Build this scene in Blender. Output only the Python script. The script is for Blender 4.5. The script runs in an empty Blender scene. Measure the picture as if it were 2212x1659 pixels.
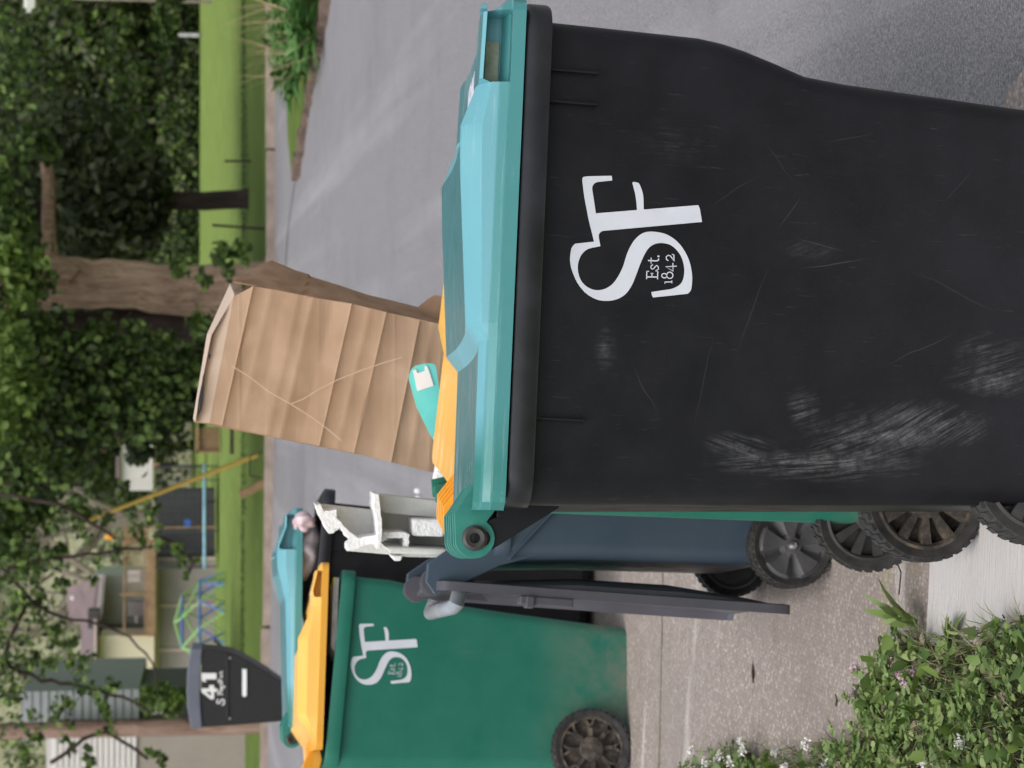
import bpy, bmesh, math, random
import numpy as np
from mathutils import Vector, Matrix, Euler
from math import sin, cos, pi, radians as R
random.seed(7); rng = np.random.default_rng(7)
S = bpy.context.scene
C = bpy.context.scene.collection

# ------------------------------------------------------------------ camera
PITCH = math.atan((1106-460)/4400); EYE = 1.53; FPX = 4400.0          # focal length in units of a 2212 px wide picture
cam_d = bpy.data.cameras.new('camera'); cam = bpy.data.objects.new('camera', cam_d); C.objects.link(cam)
cam_d.sensor_fit = 'HORIZONTAL'; cam_d.sensor_width = 36; cam_d.lens = 36*FPX/2212
cam_d.clip_start = 0.1; cam_d.clip_end = 2000
cp, sp = cos(PITCH), sin(PITCH)
Fw, Up, Rt = Vector((0, cp, -sp)), Vector((0, sp, cp)), Vector((1, 0, 0))
# the phone was held on its side: world-up points to the left of the picture
cam.matrix_world = Matrix.Translation((0, 0, EYE)) @ Matrix((-Up, Rt, -Fw)).transposed().to_4x4()
S.camera = cam
cam_d.dof.use_dof = True; cam_d.dof.focus_distance = 3.5; cam_d.dof.aperture_fstop = 9

# ------------------------------------------------------------------ light
W = bpy.data.worlds.new('World'); S.world = W; W.use_nodes = True
nt = W.node_tree; nt.nodes.clear()
sky = nt.nodes.new('ShaderNodeTexSky'); sky.sky_type = 'NISHITA'; sky.sun_disc = False
sky.sun_elevation = R(58); sky.sun_rotation = R(205); sky.air_density = 1.0; sky.dust_density = 4.0; sky.ozone_density = 1.0
hs = nt.nodes.new('ShaderNodeHueSaturation'); hs.inputs['Saturation'].default_value = 0.38
bg = nt.nodes.new('ShaderNodeBackground'); bg.inputs[1].default_value = 0.15
wo = nt.nodes.new('ShaderNodeOutputWorld')
nt.links.new(sky.outputs[0], hs.inputs['Color']); nt.links.new(hs.outputs[0], bg.inputs[0]); nt.links.new(bg.outputs[0], wo.inputs[0])
sd = bpy.data.lights.new('sun', 'SUN'); sd.energy = 0.8; sd.angle = R(60); sd.color = (1, .965, .91)
sun = bpy.data.objects.new('sun', sd); C.objects.link(sun)
az, el = R(205), R(58)     # sun_rotation is measured clockwise from +Y
sdir = Vector((sin(az)*cos(el), cos(az)*cos(el), sin(el)))
sun.rotation_euler = sdir.to_track_quat('Z', 'Y').to_euler()
S.view_settings.view_transform = 'Standard'; S.view_settings.look = 'None'
S.view_settings.exposure = 0.5; S.view_settings.gamma = 1
S.render.engine = 'CYCLES'; S.cycles.max_bounces = 6; S.cycles.diffuse_bounces = 3; S.cycles.glossy_bounces = 3
S.cycles.transparent_max_bounces = 6; S.cycles.use_denoising = True

# ------------------------------------------------------------------ geometry helpers
def ray(x, y):
    a = (x-1106)/FPX; b = (829.5-y)/FPX
    return Vector((b, cp-a*sp, -sp-a*cp))
def at(x, y, Y):
    d = ray(x, y); t = Y/d.y
    return Vector((d.x*t, Y, EYE+d.z*t))
def smooth(a, b, x):
    t = min(1, max(0, (x-a)/(b-a))); return t*t*(3-2*t)
def gz(X, Y):
    """height of the ground: it tilts down to the right near the carts and climbs gently away from the camera"""
    k = .055*(1-smooth(9.0, 15.0, Y))
    return -k*(min(.9, max(-2.2, X))+.3)+max(0, .0216*min(Y, 130)-.09)
def gnd(x, y, _=0):
    d = ray(x, y); lo, hi = 1.0, 200.0
    for _ in range(40):
        m = (lo+hi)/2; X = d.x/d.y*m
        if EYE+d.z/d.y*m > gz(X, m): lo = m
        else: hi = m
    return Vector((d.x/d.y*lo, lo, gz(d.x/d.y*lo, lo)))

class MB:
    def __init__(s): s.v = []; s.f = []
    def add(s, vs, fs):
        n = len(s.v); s.v += [tuple(v) for v in vs]; s.f += [tuple(i+n for i in f) for f in fs]; return s
    def box(s, x0, x1, y0, y1, z0, z1):
        return s.add([(x0,y0,z0),(x1,y0,z0),(x1,y1,z0),(x0,y1,z0),(x0,y0,z1),(x1,y0,z1),(x1,y1,z1),(x0,y1,z1)],
                     [(3,2,1,0),(4,5,6,7),(0,1,5,4),(1,2,6,5),(2,3,7,6),(3,0,4,7)])
    def prism(s, poly, y0, y1, ax='y'):
        """poly in (x, z), extruded along y; ax='z' extrudes an (x, y) polygon along z"""
        n = len(poly)
        if ax == 'y': vs = [(p[0], y0, p[1]) for p in poly]+[(p[0], y1, p[1]) for p in poly]
        else: vs = [(p[0], p[1], y0) for p in poly]+[(p[0], p[1], y1) for p in poly]
        return s.add(vs, [tuple(range(n)), tuple(range(2*n-1, n-1, -1))]+[(i, i+n, (i+1) % n+n, (i+1) % n) for i in range(n)])
    def tube(s, pts, rs, n=8, cap=True):
        pts = [Vector(p) for p in pts]
        if not hasattr(rs, '__len__'): rs = [rs]*len(pts)
        vs = []; prev = None
        for i, p in enumerate(pts):
            t = (pts[min(i+1, len(pts)-1)]-pts[max(i-1, 0)]).normalized()
            if prev is None: prev = t.orthogonal().normalized()
            u = (prev-t*prev.dot(t)).normalized(); prev = u; w = t.cross(u)
            for k in range(n):
                a = 2*pi*k/n; vs.append(p+(u*cos(a)+w*sin(a))*rs[i])
        fs = [(i*n+k, i*n+(k+1) % n, (i+1)*n+(k+1) % n, (i+1)*n+k) for i in range(len(pts)-1) for k in range(n)]
        if cap: fs += [tuple(range(n-1, -1, -1)), tuple((len(pts)-1)*n+k for k in range(n))]
        return s.add(vs, fs)
    def lathe(s, prof, n=32, c=(0,0,0), a0=0):
        """profile of (radius, y) revolved round the Y axis"""
        vs = []
        for k in range(n):
            a = a0+2*pi*k/n
            for r, y in prof: vs.append((c[0]+r*cos(a), c[1]+y, c[2]+r*sin(a)))
        m = len(prof)
        return s.add(vs, [(k*m+i, k*m+i+1, ((k+1) % n)*m+i+1, ((k+1) % n)*m+i) for k in range(n) for i in range(m-1)])
    def loft(s, rings, closed=True, caps=(False, False)):
        m = len(rings[0]); vs = [p for r in rings for p in r]; fs = []
        for i in range(len(rings)-1):
            for k in range(m if closed else m-1):
                fs.append((i*m+k, i*m+(k+1) % m, (i+1)*m+(k+1) % m, (i+1)*m+k))
        if caps[0]: fs.append(tuple(range(m-1, -1, -1)))
        if caps[1]: fs.append(tuple((len(rings)-1)*m+k for k in range(m)))
        return s.add(vs, fs)
    def mesh(s, name, m, sm=False, bevel=0, fix=True):
        me = bpy.data.meshes.new(name); me.from_pydata(s.v, [], s.f)
        if fix:
            bm = bmesh.new(); bm.from_mesh(me); bmesh.ops.recalc_face_normals(bm, faces=bm.faces)
            big = [f for f in bm.faces if len(f.verts) > 8]
            if big: bmesh.ops.triangulate(bm, faces=big)
            bm.to_mesh(me); bm.free()
        for x in (m if isinstance(m, (list, tuple)) else [m]): me.materials.append(x)
        if sm: me.polygons.foreach_set('use_smooth', [True]*len(me.polygons)); me.set_sharp_from_angle(angle=R(sm if sm is not True else 35))
        return me
def link(name, me, parent=None, loc=None, rot=None):
    o = bpy.data.objects.new(name, me); C.objects.link(o)
    if parent: o.parent = parent
    if loc is not None: o.location = loc
    if rot is not None: o.rotation_euler = rot
    return o
def part(name, mb, m, parent, sm=False, bevel=0, **k):
    o = link(name, mb.mesh(name, m, sm), parent, **k)
    if bevel:
        b = o.modifiers.new('bevel', 'BEVEL'); b.width = bevel; b.segments = 2; b.limit_method = 'ANGLE'; b.angle_limit = R(40)
        b.harden_normals = False
    return o
def tag(o, label=None, cat=None, group=None, kind=None):
    if label: o['label'] = label
    if cat: o['category'] = cat
    if group: o['group'] = group
    if kind: o['kind'] = kind
    return o
def thing(name, label, cat, loc=(0,0,0), rot=(0,0,0), group=None):
    o = bpy.data.objects.new(name, None); C.objects.link(o); o.location = loc; o.rotation_euler = rot
    return tag(o, label, cat, group)
def children(o): return [c for c in C.objects if c.parent == o]

# ------------------------------------------------------------------ materials
class NM:
    def __init__(s, name):
        s.m = bpy.data.materials.new(name); s.m.use_nodes = True; s.t = s.m.node_tree
        s.b = s.t.nodes['Principled BSDF']; s.tc = s.n('TexCoord'); s.co = s.tc.outputs['Object']
    def n(s, k, **p):
        x = s.t.nodes.new('ShaderNode'+k)
        for a, v in p.items(): setattr(x, a, v)
        return x
    def l(s, a, b): s.t.links.new(a, b)
    def map(s, loc=(0,0,0), rot=(0,0,0), sc=(1,1,1), src=None, vt='POINT'):
        x = s.n('Mapping', vector_type=vt); x.inputs['Location'].default_value = loc; x.inputs['Rotation'].default_value = rot
        x.inputs['Scale'].default_value = sc; s.l(src or s.co, x.inputs[0]); return x.outputs[0]
    def noise(s, sc, det=4, rough=.55, src=None, dist=0):
        x = s.n('TexNoise'); x.inputs['Scale'].default_value = sc; x.inputs['Detail'].default_value = det
        x.inputs['Roughness'].default_value = rough; x.inputs['Distortion'].default_value = dist
        s.l(src or s.co, x.inputs['Vector']); return x.outputs[0]
    def vor(s, sc, feat='F1', out=0, src=None, rnd=1):
        x = s.n('TexVoronoi', feature=feat); x.inputs['Scale'].default_value = sc; x.inputs['Randomness'].default_value = rnd
        s.l(src or s.co, x.inputs['Vector']); return x.outputs[out]
    def ramp(s, f, stops, interp='LINEAR'):
        x = s.n('ValToRGB'); x.color_ramp.interpolation = interp; e = x.color_ramp.elements
        while len(e) > 1: e.remove(e[-1])
        e[0].position = stops[0][0]; e[0].color = col(stops[0][1])
        for p, c in stops[1:]: q = e.new(p); q.color = col(c)
        s.l(f, x.inputs[0]); return x.outputs[0]
    def mix(s, f, a, b, bt='MIX'):
        x = s.n('Mix', data_type='RGBA', blend_type=bt)
        for v, i in ((f, 0), (a, 6), (b, 7)):
            if hasattr(v, 'links'): s.l(v, x.inputs[i])
            else: x.inputs[i].default_value = v if i == 0 else col(v)
        return x.outputs[2]
    def math(s, op, a, b=0.0, clamp=False):
        x = s.n('Math', operation=op, use_clamp=clamp)
        for v, i in ((a, 0), (b, 1)):
            if hasattr(v, 'links'): s.l(v, x.inputs[i])
            else: x.inputs[i].default_value = v
        return x.outputs[0]
    def sep(s, src=None):
        x = s.n('SeparateXYZ'); s.l(src or s.co, x.inputs[0]); return x.outputs
    def bump(s, h, d=.01, st=1.0):
        x = s.n('Bump'); x.inputs['Distance'].default_value = d; x.inputs['Strength'].default_value = st
        s.l(h, x.inputs['Height'])
        if s.b.inputs['Normal'].is_linked: s.l(s.b.inputs['Normal'].links[0].from_socket, x.inputs['Normal'])
        s.l(x.outputs[0], s.b.inputs['Normal'])
    def set(s, **k):
        for a, v in k.items():
            i = s.b.inputs[{'base':'Base Color','rough':'Roughness','metal':'Metallic','spec':'Specular IOR Level','sub':'Subsurface Weight','trans':'Transmission Weight','alpha':'Alpha'}[a]]
            if hasattr(v, 'links'): s.l(v, i)
            else: i.default_value = col(v) if a == 'base' else v
        return s
def col(c):
    if not hasattr(c, '__len__'): c = (c, c, c)
    return tuple(c)+(1,) if len(c) == 3 else tuple(c)
def simple(name, c, rough=.6, var=.25, sc=8, bump=0, bsc=60, spec=.4, metal=0, hue=None):
    q = NM(name); c = np.array(col(c)[:3]); h = np.array(hue if hue is not None else c*(1+var))
    n = q.noise(sc, 5, .6)
    q.set(base=q.ramp(n, [(.3, tuple(c*(1-var))), (.7, tuple(h))]), rough=rough, spec=spec, metal=metal)
    if bump: q.bump(q.noise(bsc, 4), bump)
    return q.m

def scuffed(name, base, dust, rough=.42, spots=(), dirt_low=None, gloss_noise=True, bumpd=.0006):
    """rotomoulded cart plastic: dusty mottling, fine streaks and rubbed patches at given spots (x, z, rx, rz, angle, strength)"""
    q = NM(name)
    c = q.ramp(q.noise(5, 6, .65), [(.35, base), (.75, dust)])
    st = q.noise(1, 3, .6, q.map(rot=(0, R(8), 0), sc=(240, 240, 9)))
    c = q.mix(q.math('MULTIPLY', q.ramp(st, [(.66, 0), (.8, 1)]), .10), c, (.25, .25, .25))
    sc2 = q.noise(1, 2, .5, q.map(rot=(0, R(67), 0), sc=(320, 320, 7)))
    c = q.mix(q.math('MULTIPLY', q.ramp(sc2, [(.70, 0), (.78, 1)]), .10), c, (.25, .25, .25))
    for (x, z, rx, rz, an, stg) in spots:
        if rx < .003:                                    # a single long scratch
            m = q.map(loc=(-x, 0, -z)); m = q.map(rot=(0, an, 0), src=m)
            bend = q.n('VectorMath', operation='ADD'); q.l(m, bend.inputs[0]); cb_ = q.n('CombineXYZ'); q.l(q.math('MULTIPLY', q.noise(7, 2), .03), cb_.inputs[0]); q.l(cb_.outputs[0], bend.inputs[1])
            m = q.map(loc=(-.015/rx, 0, 0), sc=(1/rx, 0, 1/rz), src=bend.outputs[0]); ln = q.n('VectorMath', operation='LENGTH'); q.l(m, ln.inputs[0])
            c = q.mix(q.math('MULTIPLY', q.ramp(ln.outputs['Value'], [(.4, 1), (1, 0)]), stg*.32), c, (.2, .2, .21)); continue
        m = q.map(loc=(-x, 0, -z)); m = q.map(rot=(0, an, 0), sc=(1/rx, 0, 1/rz), src=m)
        ln = q.n('VectorMath', operation='LENGTH'); q.l(m, ln.inputs[0])
        wob = q.math('ADD', ln.outputs['Value'], q.math('MULTIPLY', q.noise(22, 3), 1.1))
        mask = q.ramp(q.math('MULTIPLY', wob, .4), [(.26, 1), (.80, 0)])
        m2 = q.map(rot=(0, an, 0)); s2 = q.noise(1, 4, .7, q.map(sc=(230, 230, 6), src=m2), dist=.25)
        k = q.math('MULTIPLY', q.math('MULTIPLY', mask, q.ramp(s2, [(.42, .0), (.50, .3), (.66, .9)])), stg)
        k = q.math('MULTIPLY', k, q.ramp(q.noise(55, 4, .7), [(.34, .15), (.62, 1)]))
        c = q.mix(q.math('MULTIPLY', k, .75), c, (.22, .22, .225))
    if dirt_low:
        z = q.sep()[2]; d = q.math('MULTIPLY', q.ramp(z, [(.03, 1), (dirt_low[0], 0)]), q.ramp(q.noise(9, 6, .7), [(.35, 0), (.62, 1)]))
        c = q.mix(q.math('MULTIPLY', d, dirt_low[2]), c, dirt_low[1])
    q.set(base=c, spec=.26)
    q.set(rough=q.ramp(q.noise(14, 5), [(.3, rough-.06), (.7, rough+.12)]))
    q.bump(q.noise(420, 2), bumpd, .6); q.bump(q.noise(7, 3), .004, .35)
    return q.m
def lid_plastic(name, fresh, faded, spot, topc, x_fade=(.13, .22)):
    """lid plastic: weathered pale over most of its length, still fresh next to the hinge; grey worn blotches"""
    q = NM(name); x, y, z = q.sep()
    xx = q.math('ADD', x, q.math('MULTIPLY', q.noise(14, 3), .03))
    c = q.mix(q.ramp(xx, [(x_fade[0], 0), (x_fade[1], 1)]), fresh, faded)
    c = q.mix(q.ramp(z, [(-.012, .75), (.002, 0)]), c, tuple(np.array(fresh)*.75+np.array(faded)*.3))
    # the horizontal top is blotchy and darker than the side walls
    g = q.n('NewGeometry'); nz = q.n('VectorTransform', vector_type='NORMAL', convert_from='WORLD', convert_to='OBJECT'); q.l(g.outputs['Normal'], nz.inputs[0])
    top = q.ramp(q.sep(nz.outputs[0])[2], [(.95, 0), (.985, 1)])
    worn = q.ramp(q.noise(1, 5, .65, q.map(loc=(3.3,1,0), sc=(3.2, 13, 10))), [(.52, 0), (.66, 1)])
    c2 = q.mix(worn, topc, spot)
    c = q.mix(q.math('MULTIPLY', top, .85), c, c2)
    c = q.mix(q.math('MULTIPLY', q.ramp(q.noise(1, 3, .6, q.map(sc=(6, 120, 120))), [(.6, 0), (.75, 1)]), .18), c, (.6, .62, .6))
    q.set(base=c, rough=q.ramp(q.noise(20), [(.3, .32), (.7, .48)]), spec=.5)
    q.bump(q.noise(300, 2), .0005, .6)
    return q.m

M = {}
M['blk_near'] = scuffed('black_cart_plastic', (.006,.006,.0085), (.014,.014,.018), .42,
    spots=[(-.015,.55,.017,.13,R(7),.9),(.0,.50,.012,.12,R(10),.8),(.036,.455,.040,.085,R(20),.75),(.070,.35,.030,.090,R(33),.9),(.045,.40,.012,.08,R(36),.9),(.015,.67,.016,.045,R(-15),1.0),
           (.08,.565,.026,.022,R(20),1.0),(.15,.226,.020,.07,R(20),.8),(.19,.23,.03,.05,R(20),.6),(.35,.56,.014,.04,R(25),.3),(.16,.91,.03,.015,R(0),.6),(.52,.80,.03,.05,R(0),.15),
           (.33,.52,.0012,.07,R(14),.5),(.36,.545,.0010,.05,R(-10),.5),(.41,.60,.0010,.04,R(60),.4),(.24,.66,.0010,.09,R(72),.3),(.12,.74,.0009,.10,R(80),.3),(.50,.62,.0009,.05,R(-50),.35),(.2,.36,.0010,.08,R(30),.4),(.55,.5,.0009,.05,R(15),.3),(.44,.70,.0009,.06,R(35),.3),(.10,.84,.0010,.06,R(-60),.35),(.3,.30,.0010,.10,R(-20),.3),(.48,.3,.001,.05,R(50),.3)])
M['blk_far'] = scuffed('far_black_plastic', (.012,.012,.014), (.024,.024,.027), .45, spots=[(.4,.8,.05,.03,0,.4)])
M['grn'] = scuffed('green_cart_plastic', (.015,.14,.095), (.027,.165,.118), .40, dirt_low=(.36, (.20,.19,.15), .6), spots=[(.3,.6,.03,.05,R(10),.3)])
M['blu'] = scuffed('slate_cart_plastic', (.048,.070,.098), (.062,.086,.114), .38)
M['gry_lid'] = scuffed('charcoal_lid_plastic', (.075,.073,.088), (.10,.098,.115), .38)
M['teal_lid'] = lid_plastic('teal_lid_plastic', (.012,.16,.13), (.125,.345,.40), (.20,.25,.25), (.03,.13,.135))
M['teal_fresh'] = simple('fresh_teal_plastic', (.014,.165,.135), .35, .12, 20, spec=.5, hue=(.03,.21,.17))
M['rim_blk'] = simple('glossy_black_rim', (.009,.009,.012), .33, .3, 12, spec=.5, hue=(.022,.022,.027))
M['orange_lid'] = lid_plastic('orange_lid_plastic', (.74,.30,.015), (.80,.46,.085), (.78,.58,.27), (.76,.42,.09), (.12,.2))
M['rubber'] = simple('wheel_rubber', (.022,.022,.025), .75, .4, 30, .001, 200, hue=(.05,.048,.045))
M['hub_blk'] = simple('black_wheel_plastic', (.03,.03,.033), .5, .3, 20, hue=(.06,.055,.05))
q = NM('dirty_wheel_plastic'); q.set(base=q.ramp(q.noise(24, 6, .75), [(.38, (.022,.019,.017)), (.5, (.055,.046,.038)), (.62, (.135,.105,.078))]), rough=.85); q.bump(q.noise(90), .002); M['hub_dirty'] = q.m
q = NM('dusty_wheel_plastic'); q.set(base=q.ramp(q.noise(14, 6, .7), [(.35, (.045,.045,.05)), (.6, (.075,.073,.078)), (.75, (.14,.12,.10))]), rough=.6); M['hub_gray'] = q.m
M['steel'] = simple('bolt_steel', (.55,.56,.58), .3, .1, 10, metal=1)
M['white_print'] = simple('white_print', (.62,.64,.70), .45, .05, 20)
q = NM('worn_green_inside'); M['pocket'] = simple('pocket_grime', (.33,.34,.26), .8, .25, 40)

# ------------------------------------------------------------------ wheeled carts
def rr(x0, x1, hw, r, z, n=6):
    pts = []
    for cx, cy, a0 in ((x1-r, hw-r, 0), (x0+r, hw-r, 90), (x0+r, -hw+r, 180), (x1-r, -hw+r, 270)):
        for k in range(n+1):
            a = R(a0+90*k/n); pts.append((cx+r*cos(a), cy+r*sin(a), z))
    return pts
def lerp_tab(tab, t):
    if t <= tab[0][0]: return tab[0][1]
    for (a, va), (b, vb) in zip(tab, tab[1:]):
        if t <= b: return va+(vb-va)*(t-a)/(b-a)
    return tab[-1][1]
def make_wheel(root, x, y, r, face, style, hubm, w=.05):
    """face=-1: outer face towards local -y"""
    wb = MB()
    rim = r*.80
    wb.lathe([(rim, -w/2), (rim-.006, -w/2-.002), (rim-.010, -w/2+.004), (rim-.012, w/2-.004), (rim-.006, w/2+.002), (rim, w/2)], 48)
    if style == 'disc':
        prof = [(.001, -w/2-.004), (r*.2, -w/2-.004), (r*.3, -w/2), (r*.72, -w/2-.006), (rim, -w/2+.002)]
        wb.lathe(prof, 60)
        wb.lathe([(.001, w/2-.01), (rim, w/2-.01)], 32)
        n = 60
        for i, v in enumerate(wb.v):
            rad = math.hypot(v[0], v[2]); a = math.atan2(v[2], v[0])
            if v[1] < -w/2+.001 and r*.25 < rad < r*.75:
                d = max(0, cos(5*a))**1.5*.014; wb.v[i] = (v[0], v[1]+d, v[2])
    else:
        for yy in (-.006,): wb.lathe([(.001, yy), (rim-.01, yy)], 48)         # web
        wb.lathe([(.001, -w/2-.008), (r*.27, -w/2-.006), (r*.31, -w/2), (r*.31, w/2), (.001, w/2+.004)], 32)
        if style == 'wide':
            N = 11
            for k in range(N):
                a = 2*pi*k/N+.1
                for side in (-1, 1):
                    y0, y1 = (-w/2+.002, -.004) if side < 0 else (.004, w/2-.002)
                    r0, r1, a0, a1 = r*.28, rim-.008, .17, .125
                    pl = [(r0*cos(a-a0), r0*sin(a-a0)), (r1*cos(a-a1), r1*sin(a-a1)), (r1*cos(a+a1), r1*sin(a+a1)), (r0*cos(a+a0), r0*sin(a+a0))]
                    wb.prism(pl, y0, y1)
        else:                                                              # forked spokes
            N = 8
            def bar(p, q2, t):
                d = (Vector(q2)-Vector(p)).normalized(); nn = Vector((-d.y, d.x))*t
                pl = [Vector(p)+nn, Vector(q2)+nn, Vector(q2)-nn, Vector(p)-nn]
                wb.prism([(v.x, v.y) for v in pl], -w/2+.001, -.004); wb.prism([(v.x, v.y) for v in pl], .004, w/2-.002)
            for k in range(N):
                a = 2*pi*k/N+.2; P = lambda rr_, aa: (rr_*cos(aa), rr_*sin(aa))
                bar(P(r*.28, a), P(r*.55, a), .007); bar(P(r*.52, a), P(rim-.006, a-.17), .0045); bar(P(r*.52, a), P(rim-.006, a+.17), .0045)
    wo_ = part('wheel', wb, hubm, root, sm=30, loc=(x, y, r), rot=(0, random.random(), 0 if face < 0 else pi))
    tb = MB(); tb.lathe([(rim, -w/2), (r*.93, -w/2-.005), (r*.975, -w/2+.0), (r*.982, 0), (r*.975, w/2-.0), (r*.93, w/2+.005), (rim, w/2)], 56)
    N = 34
    for k in range(N):
        for sd_ in (-1, 1):
            a = 2*pi*(k+(.5 if sd_ > 0 else 0))/N; da = .058
            pl = []
            for rr_, aa in ((r*.9, a-da), (r, a-da), (r, a+da), (r*.9, a+da)): pl.append((rr_*cos(aa), rr_*sin(aa)))
            y0, y1 = (-w/2-.004, -.003) if sd_ < 0 else (.003, w/2+.004)
            tb.prism(pl, y0, y1)
    part('tyre', tb, M['rubber'], wo_, sm=30)
    if style == 'disc':
        b = MB(); b.lathe([(.001, -w/2-.016), (.009, -w/2-.014), (.013, -w/2-.008), (.013, -w/2-.003)], 16); part('axle_bolt', b, M['steel'], wo_, sm=True)
    return wo_

def make_lid(root, hinge, L, hw, H, z0, mat, ang, x_start=.085, pocket=None, plates=(-.205,-.155,-.095,-.045,.045,.095,.155), bolt=True, bevel_in=.10, thick=True, boltm=None, edge=.010):
    """lid mesh with its origin on the hinge line; x runs towards the cart's front, H(x) = height of the crown above the hinge"""
    mb = MB(); rings = []
    xs = [x_start, x_start+.012, x_start+.03]
    xs += list(np.linspace(x_start+.06, L-.03, 26)); xs += [L-.012, L-.003, L]
    if pocket: xs += [pocket[0]-.002, pocket[0]+.002, pocket[1]-.002, pocket[1]+.002]
    for hx, _ in H: xs.append(hx)
    xs = sorted(set(round(x, 4) for x in xs if x_start <= x <= L))
    for x in xs:
        e = min(1, (x-x_start)/.03, (L-x)/.03+.02)          # rounded ends
        e = max(e, 0.0); rd = math.sqrt(max(0, 1-(1-min(1, e))**2))
        w_ = hw-(1-rd)*.03; h = lerp_tab(H, x); he = h+edge
        if x >= L-.02: h = z0+.03+(h-z0-.03)*rd; he = h-.01*rd
        z1 = z0+.022
        if pocket and pocket[0] < x < pocket[1]:
            half = [(w_, z0), (w_, z1), (w_-.055, z1+.002), (w_-.058, he-.010), (w_-.014, he-.007), (w_-.018, he-.001), (w_-bevel_in, he+.002), (w_-.2, h+.002)]
        else:
            half = [(w_, z0), (w_, z1), (w_-.008, z1+.002), (w_-.016, z1+.55*(he-z1)), (w_-.020, z1+.60*(he-z1)), (w_-.046, he-.002), (w_-.054, he+.001), (w_-.2, h+.002)]
        ring = [(x, -a, b) for a, b in half]+[(x, 0, h)]+[(x, a, b) for a, b in reversed(half)]
        # underside
        ring += [(x, w_-.004, z0), (x, w_-.02, min(he-.006, z0+.02)), (x, w_-bevel_in-.02, he-.008), (x, 0, h-.01), (x, -(w_-bevel_in-.02), he-.008), (x, -(w_-.02), min(he-.006, z0+.02)), (x, -(w_-.004), z0)]
        rings.append(ring)
    mb.loft(rings, True, (True, True))
    lid = part('lid', mb, mat, root, sm=24, loc=hinge, rot=(0, -ang, 0))
    # hinge lugs
    for y in plates:
        pb = MB(); r = .034
        pl = [(r*cos(R(a)), r*sin(R(a))) for a in range(110, 341, 18)]
        hx = lerp_tab(H, x_start+.06)
        pl += [(.06, z0-.004), (.10, z0+.004), (.19, hx-.026), (.165, hx-.004), (.13, hx+.002), (.10, hx-.001), (.04, .036)]
        pb.prism(pl, y-.0035, y+.0035); part('hinge_lug', pb, M['teal_fresh'] if mat == M['teal_lid'] else mat, lid, bevel=.001)
    if bolt:
        for y in plates[::2]:
            bb = MB()
            if y == plates[0]: bb.lathe([(.001, -.004), (.009, -.004), (.009, -.012), (.016, -.014), (.021, -.010), (.022, .0), (.022, .03)], 20, c=(0, y, 0))
            else: bb.lathe([(.001, .0), (.019, .0), (.022, .006), (.022, .03)], 20, c=(0, y+.004, 0))
            part('hinge_pin', bb, boltm or M['hub_blk'], lid, sm=40)
    return lid

LOGO = [(722,200),(728,247),(600,270),(566,281),(543,300),(531,330),(534,365),(545,420),(577,585),(990,520),(982,455),(962,350),(932,255),(945,243),(985,248),(1003,260),(1022,297),(1040,345),(1050,400),(1058,510),(1610,423),(1622,445),(1635,490),(1655,588),(700,745),(650,757),(625,772),(615,795),(620,840),(636,905),
 (560,925),(500,950),(452,1000),(427,1060),(418,1120),(430,1200),(470,1275),(540,1325),(620,1340),(700,1320),(770,1270),(825,1190),(870,1090),(900,980),(930,900),(975,820),(1040,755),(1110,727),(1200,723),(1300,740),(1400,795),(1480,880),(1540,990),(1572,1120),(1572,1240),(1557,1290),(1535,1312),(1185,1373),(1173,1355),(1166,1320),(1350,1280),(1420,1250),(1465,1210),(1488,1150),(1490,1060),(1465,970),(1420,900),(1350,845),(1270,828),(1190,840),(1125,885),(1080,960),(1040,1060),(1000,1180),(960,1280),(900,1365),(810,1420),(700,1440),(600,1425),(500,1370),(420,1280),(360,1160),(338,1060),(345,960),(360,925),(380,900),(570,865),(545,780),(515,680),(490,580),(455,430),(428,270),(430,245),(440,234),(480,225)]
def rounded(P, n=3):
    out = []; N = len(P); V = [Vector(p) for p in P]
    def turn(i):
        a = V[i]-V[i-1]; b = V[(i+1) % N]-V[i]; return a.angle(b) if a.length and b.length else 0
    for i in range(N):
        p0, p1, p2, p3 = V[i-1], V[i], V[(i+1) % N], V[(i+2) % N]; out.append(tuple(p1))
        if turn(i) < R(34) and turn((i+1) % N) < R(34) and (p2-p1).length < 170:
            for k in range(1, n+1):
                t = k/(n+1); out.append(tuple(.5*(2*p1+(p2-p0)*t+(2*p0-5*p1+4*p2-p3)*t*t+(3*p1-p0-3*p2+p3)*t**3)))
    return out
LOGO = rounded(LOGO)
STROKES = [(5,[(1112,1196),(1112,1118),(1135,1118)]),(6,[(1110,1174),(1224,1168)]),(5,[(1166,1172),(1164,1138),(1150,1138),(1178,1136)]),(5,[(1224,1190),(1222,1112),(1198,1108)]),
 (5,[(1172,1050),(1155,1058),(1150,1078),(1162,1094),(1180,1088),(1194,1068),(1210,1053),(1226,1066),(1230,1088),(1210,1102)]),
 (6,[(1120,1012),(1205,1010),(1224,1002),(1228,985)]),(4,[(1152,1040),(1150,982)]),(10,[(1224,971),(1224,955)]),
 (5,[(1300,1228),(1298,1212),(1368,1206)]),(4,[(1370,1220),(1368,1192)]),
 (5,[(1290+26*cos(a*pi/6),1150+22*sin(a*pi/6)) for a in range(13)]),(5,[(1346+32*cos(a*pi/6),1142+32*sin(a*pi/6)) for a in range(13)]),
 (5,[(1412,1046),(1300,1060),(1378,1098),(1372,1018)]),
 (5,[(1326,998),(1306,988),(1303,962),(1322,944),(1345,950),(1366,974),(1384,1000),(1380,936),(1360,932)])]
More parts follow.
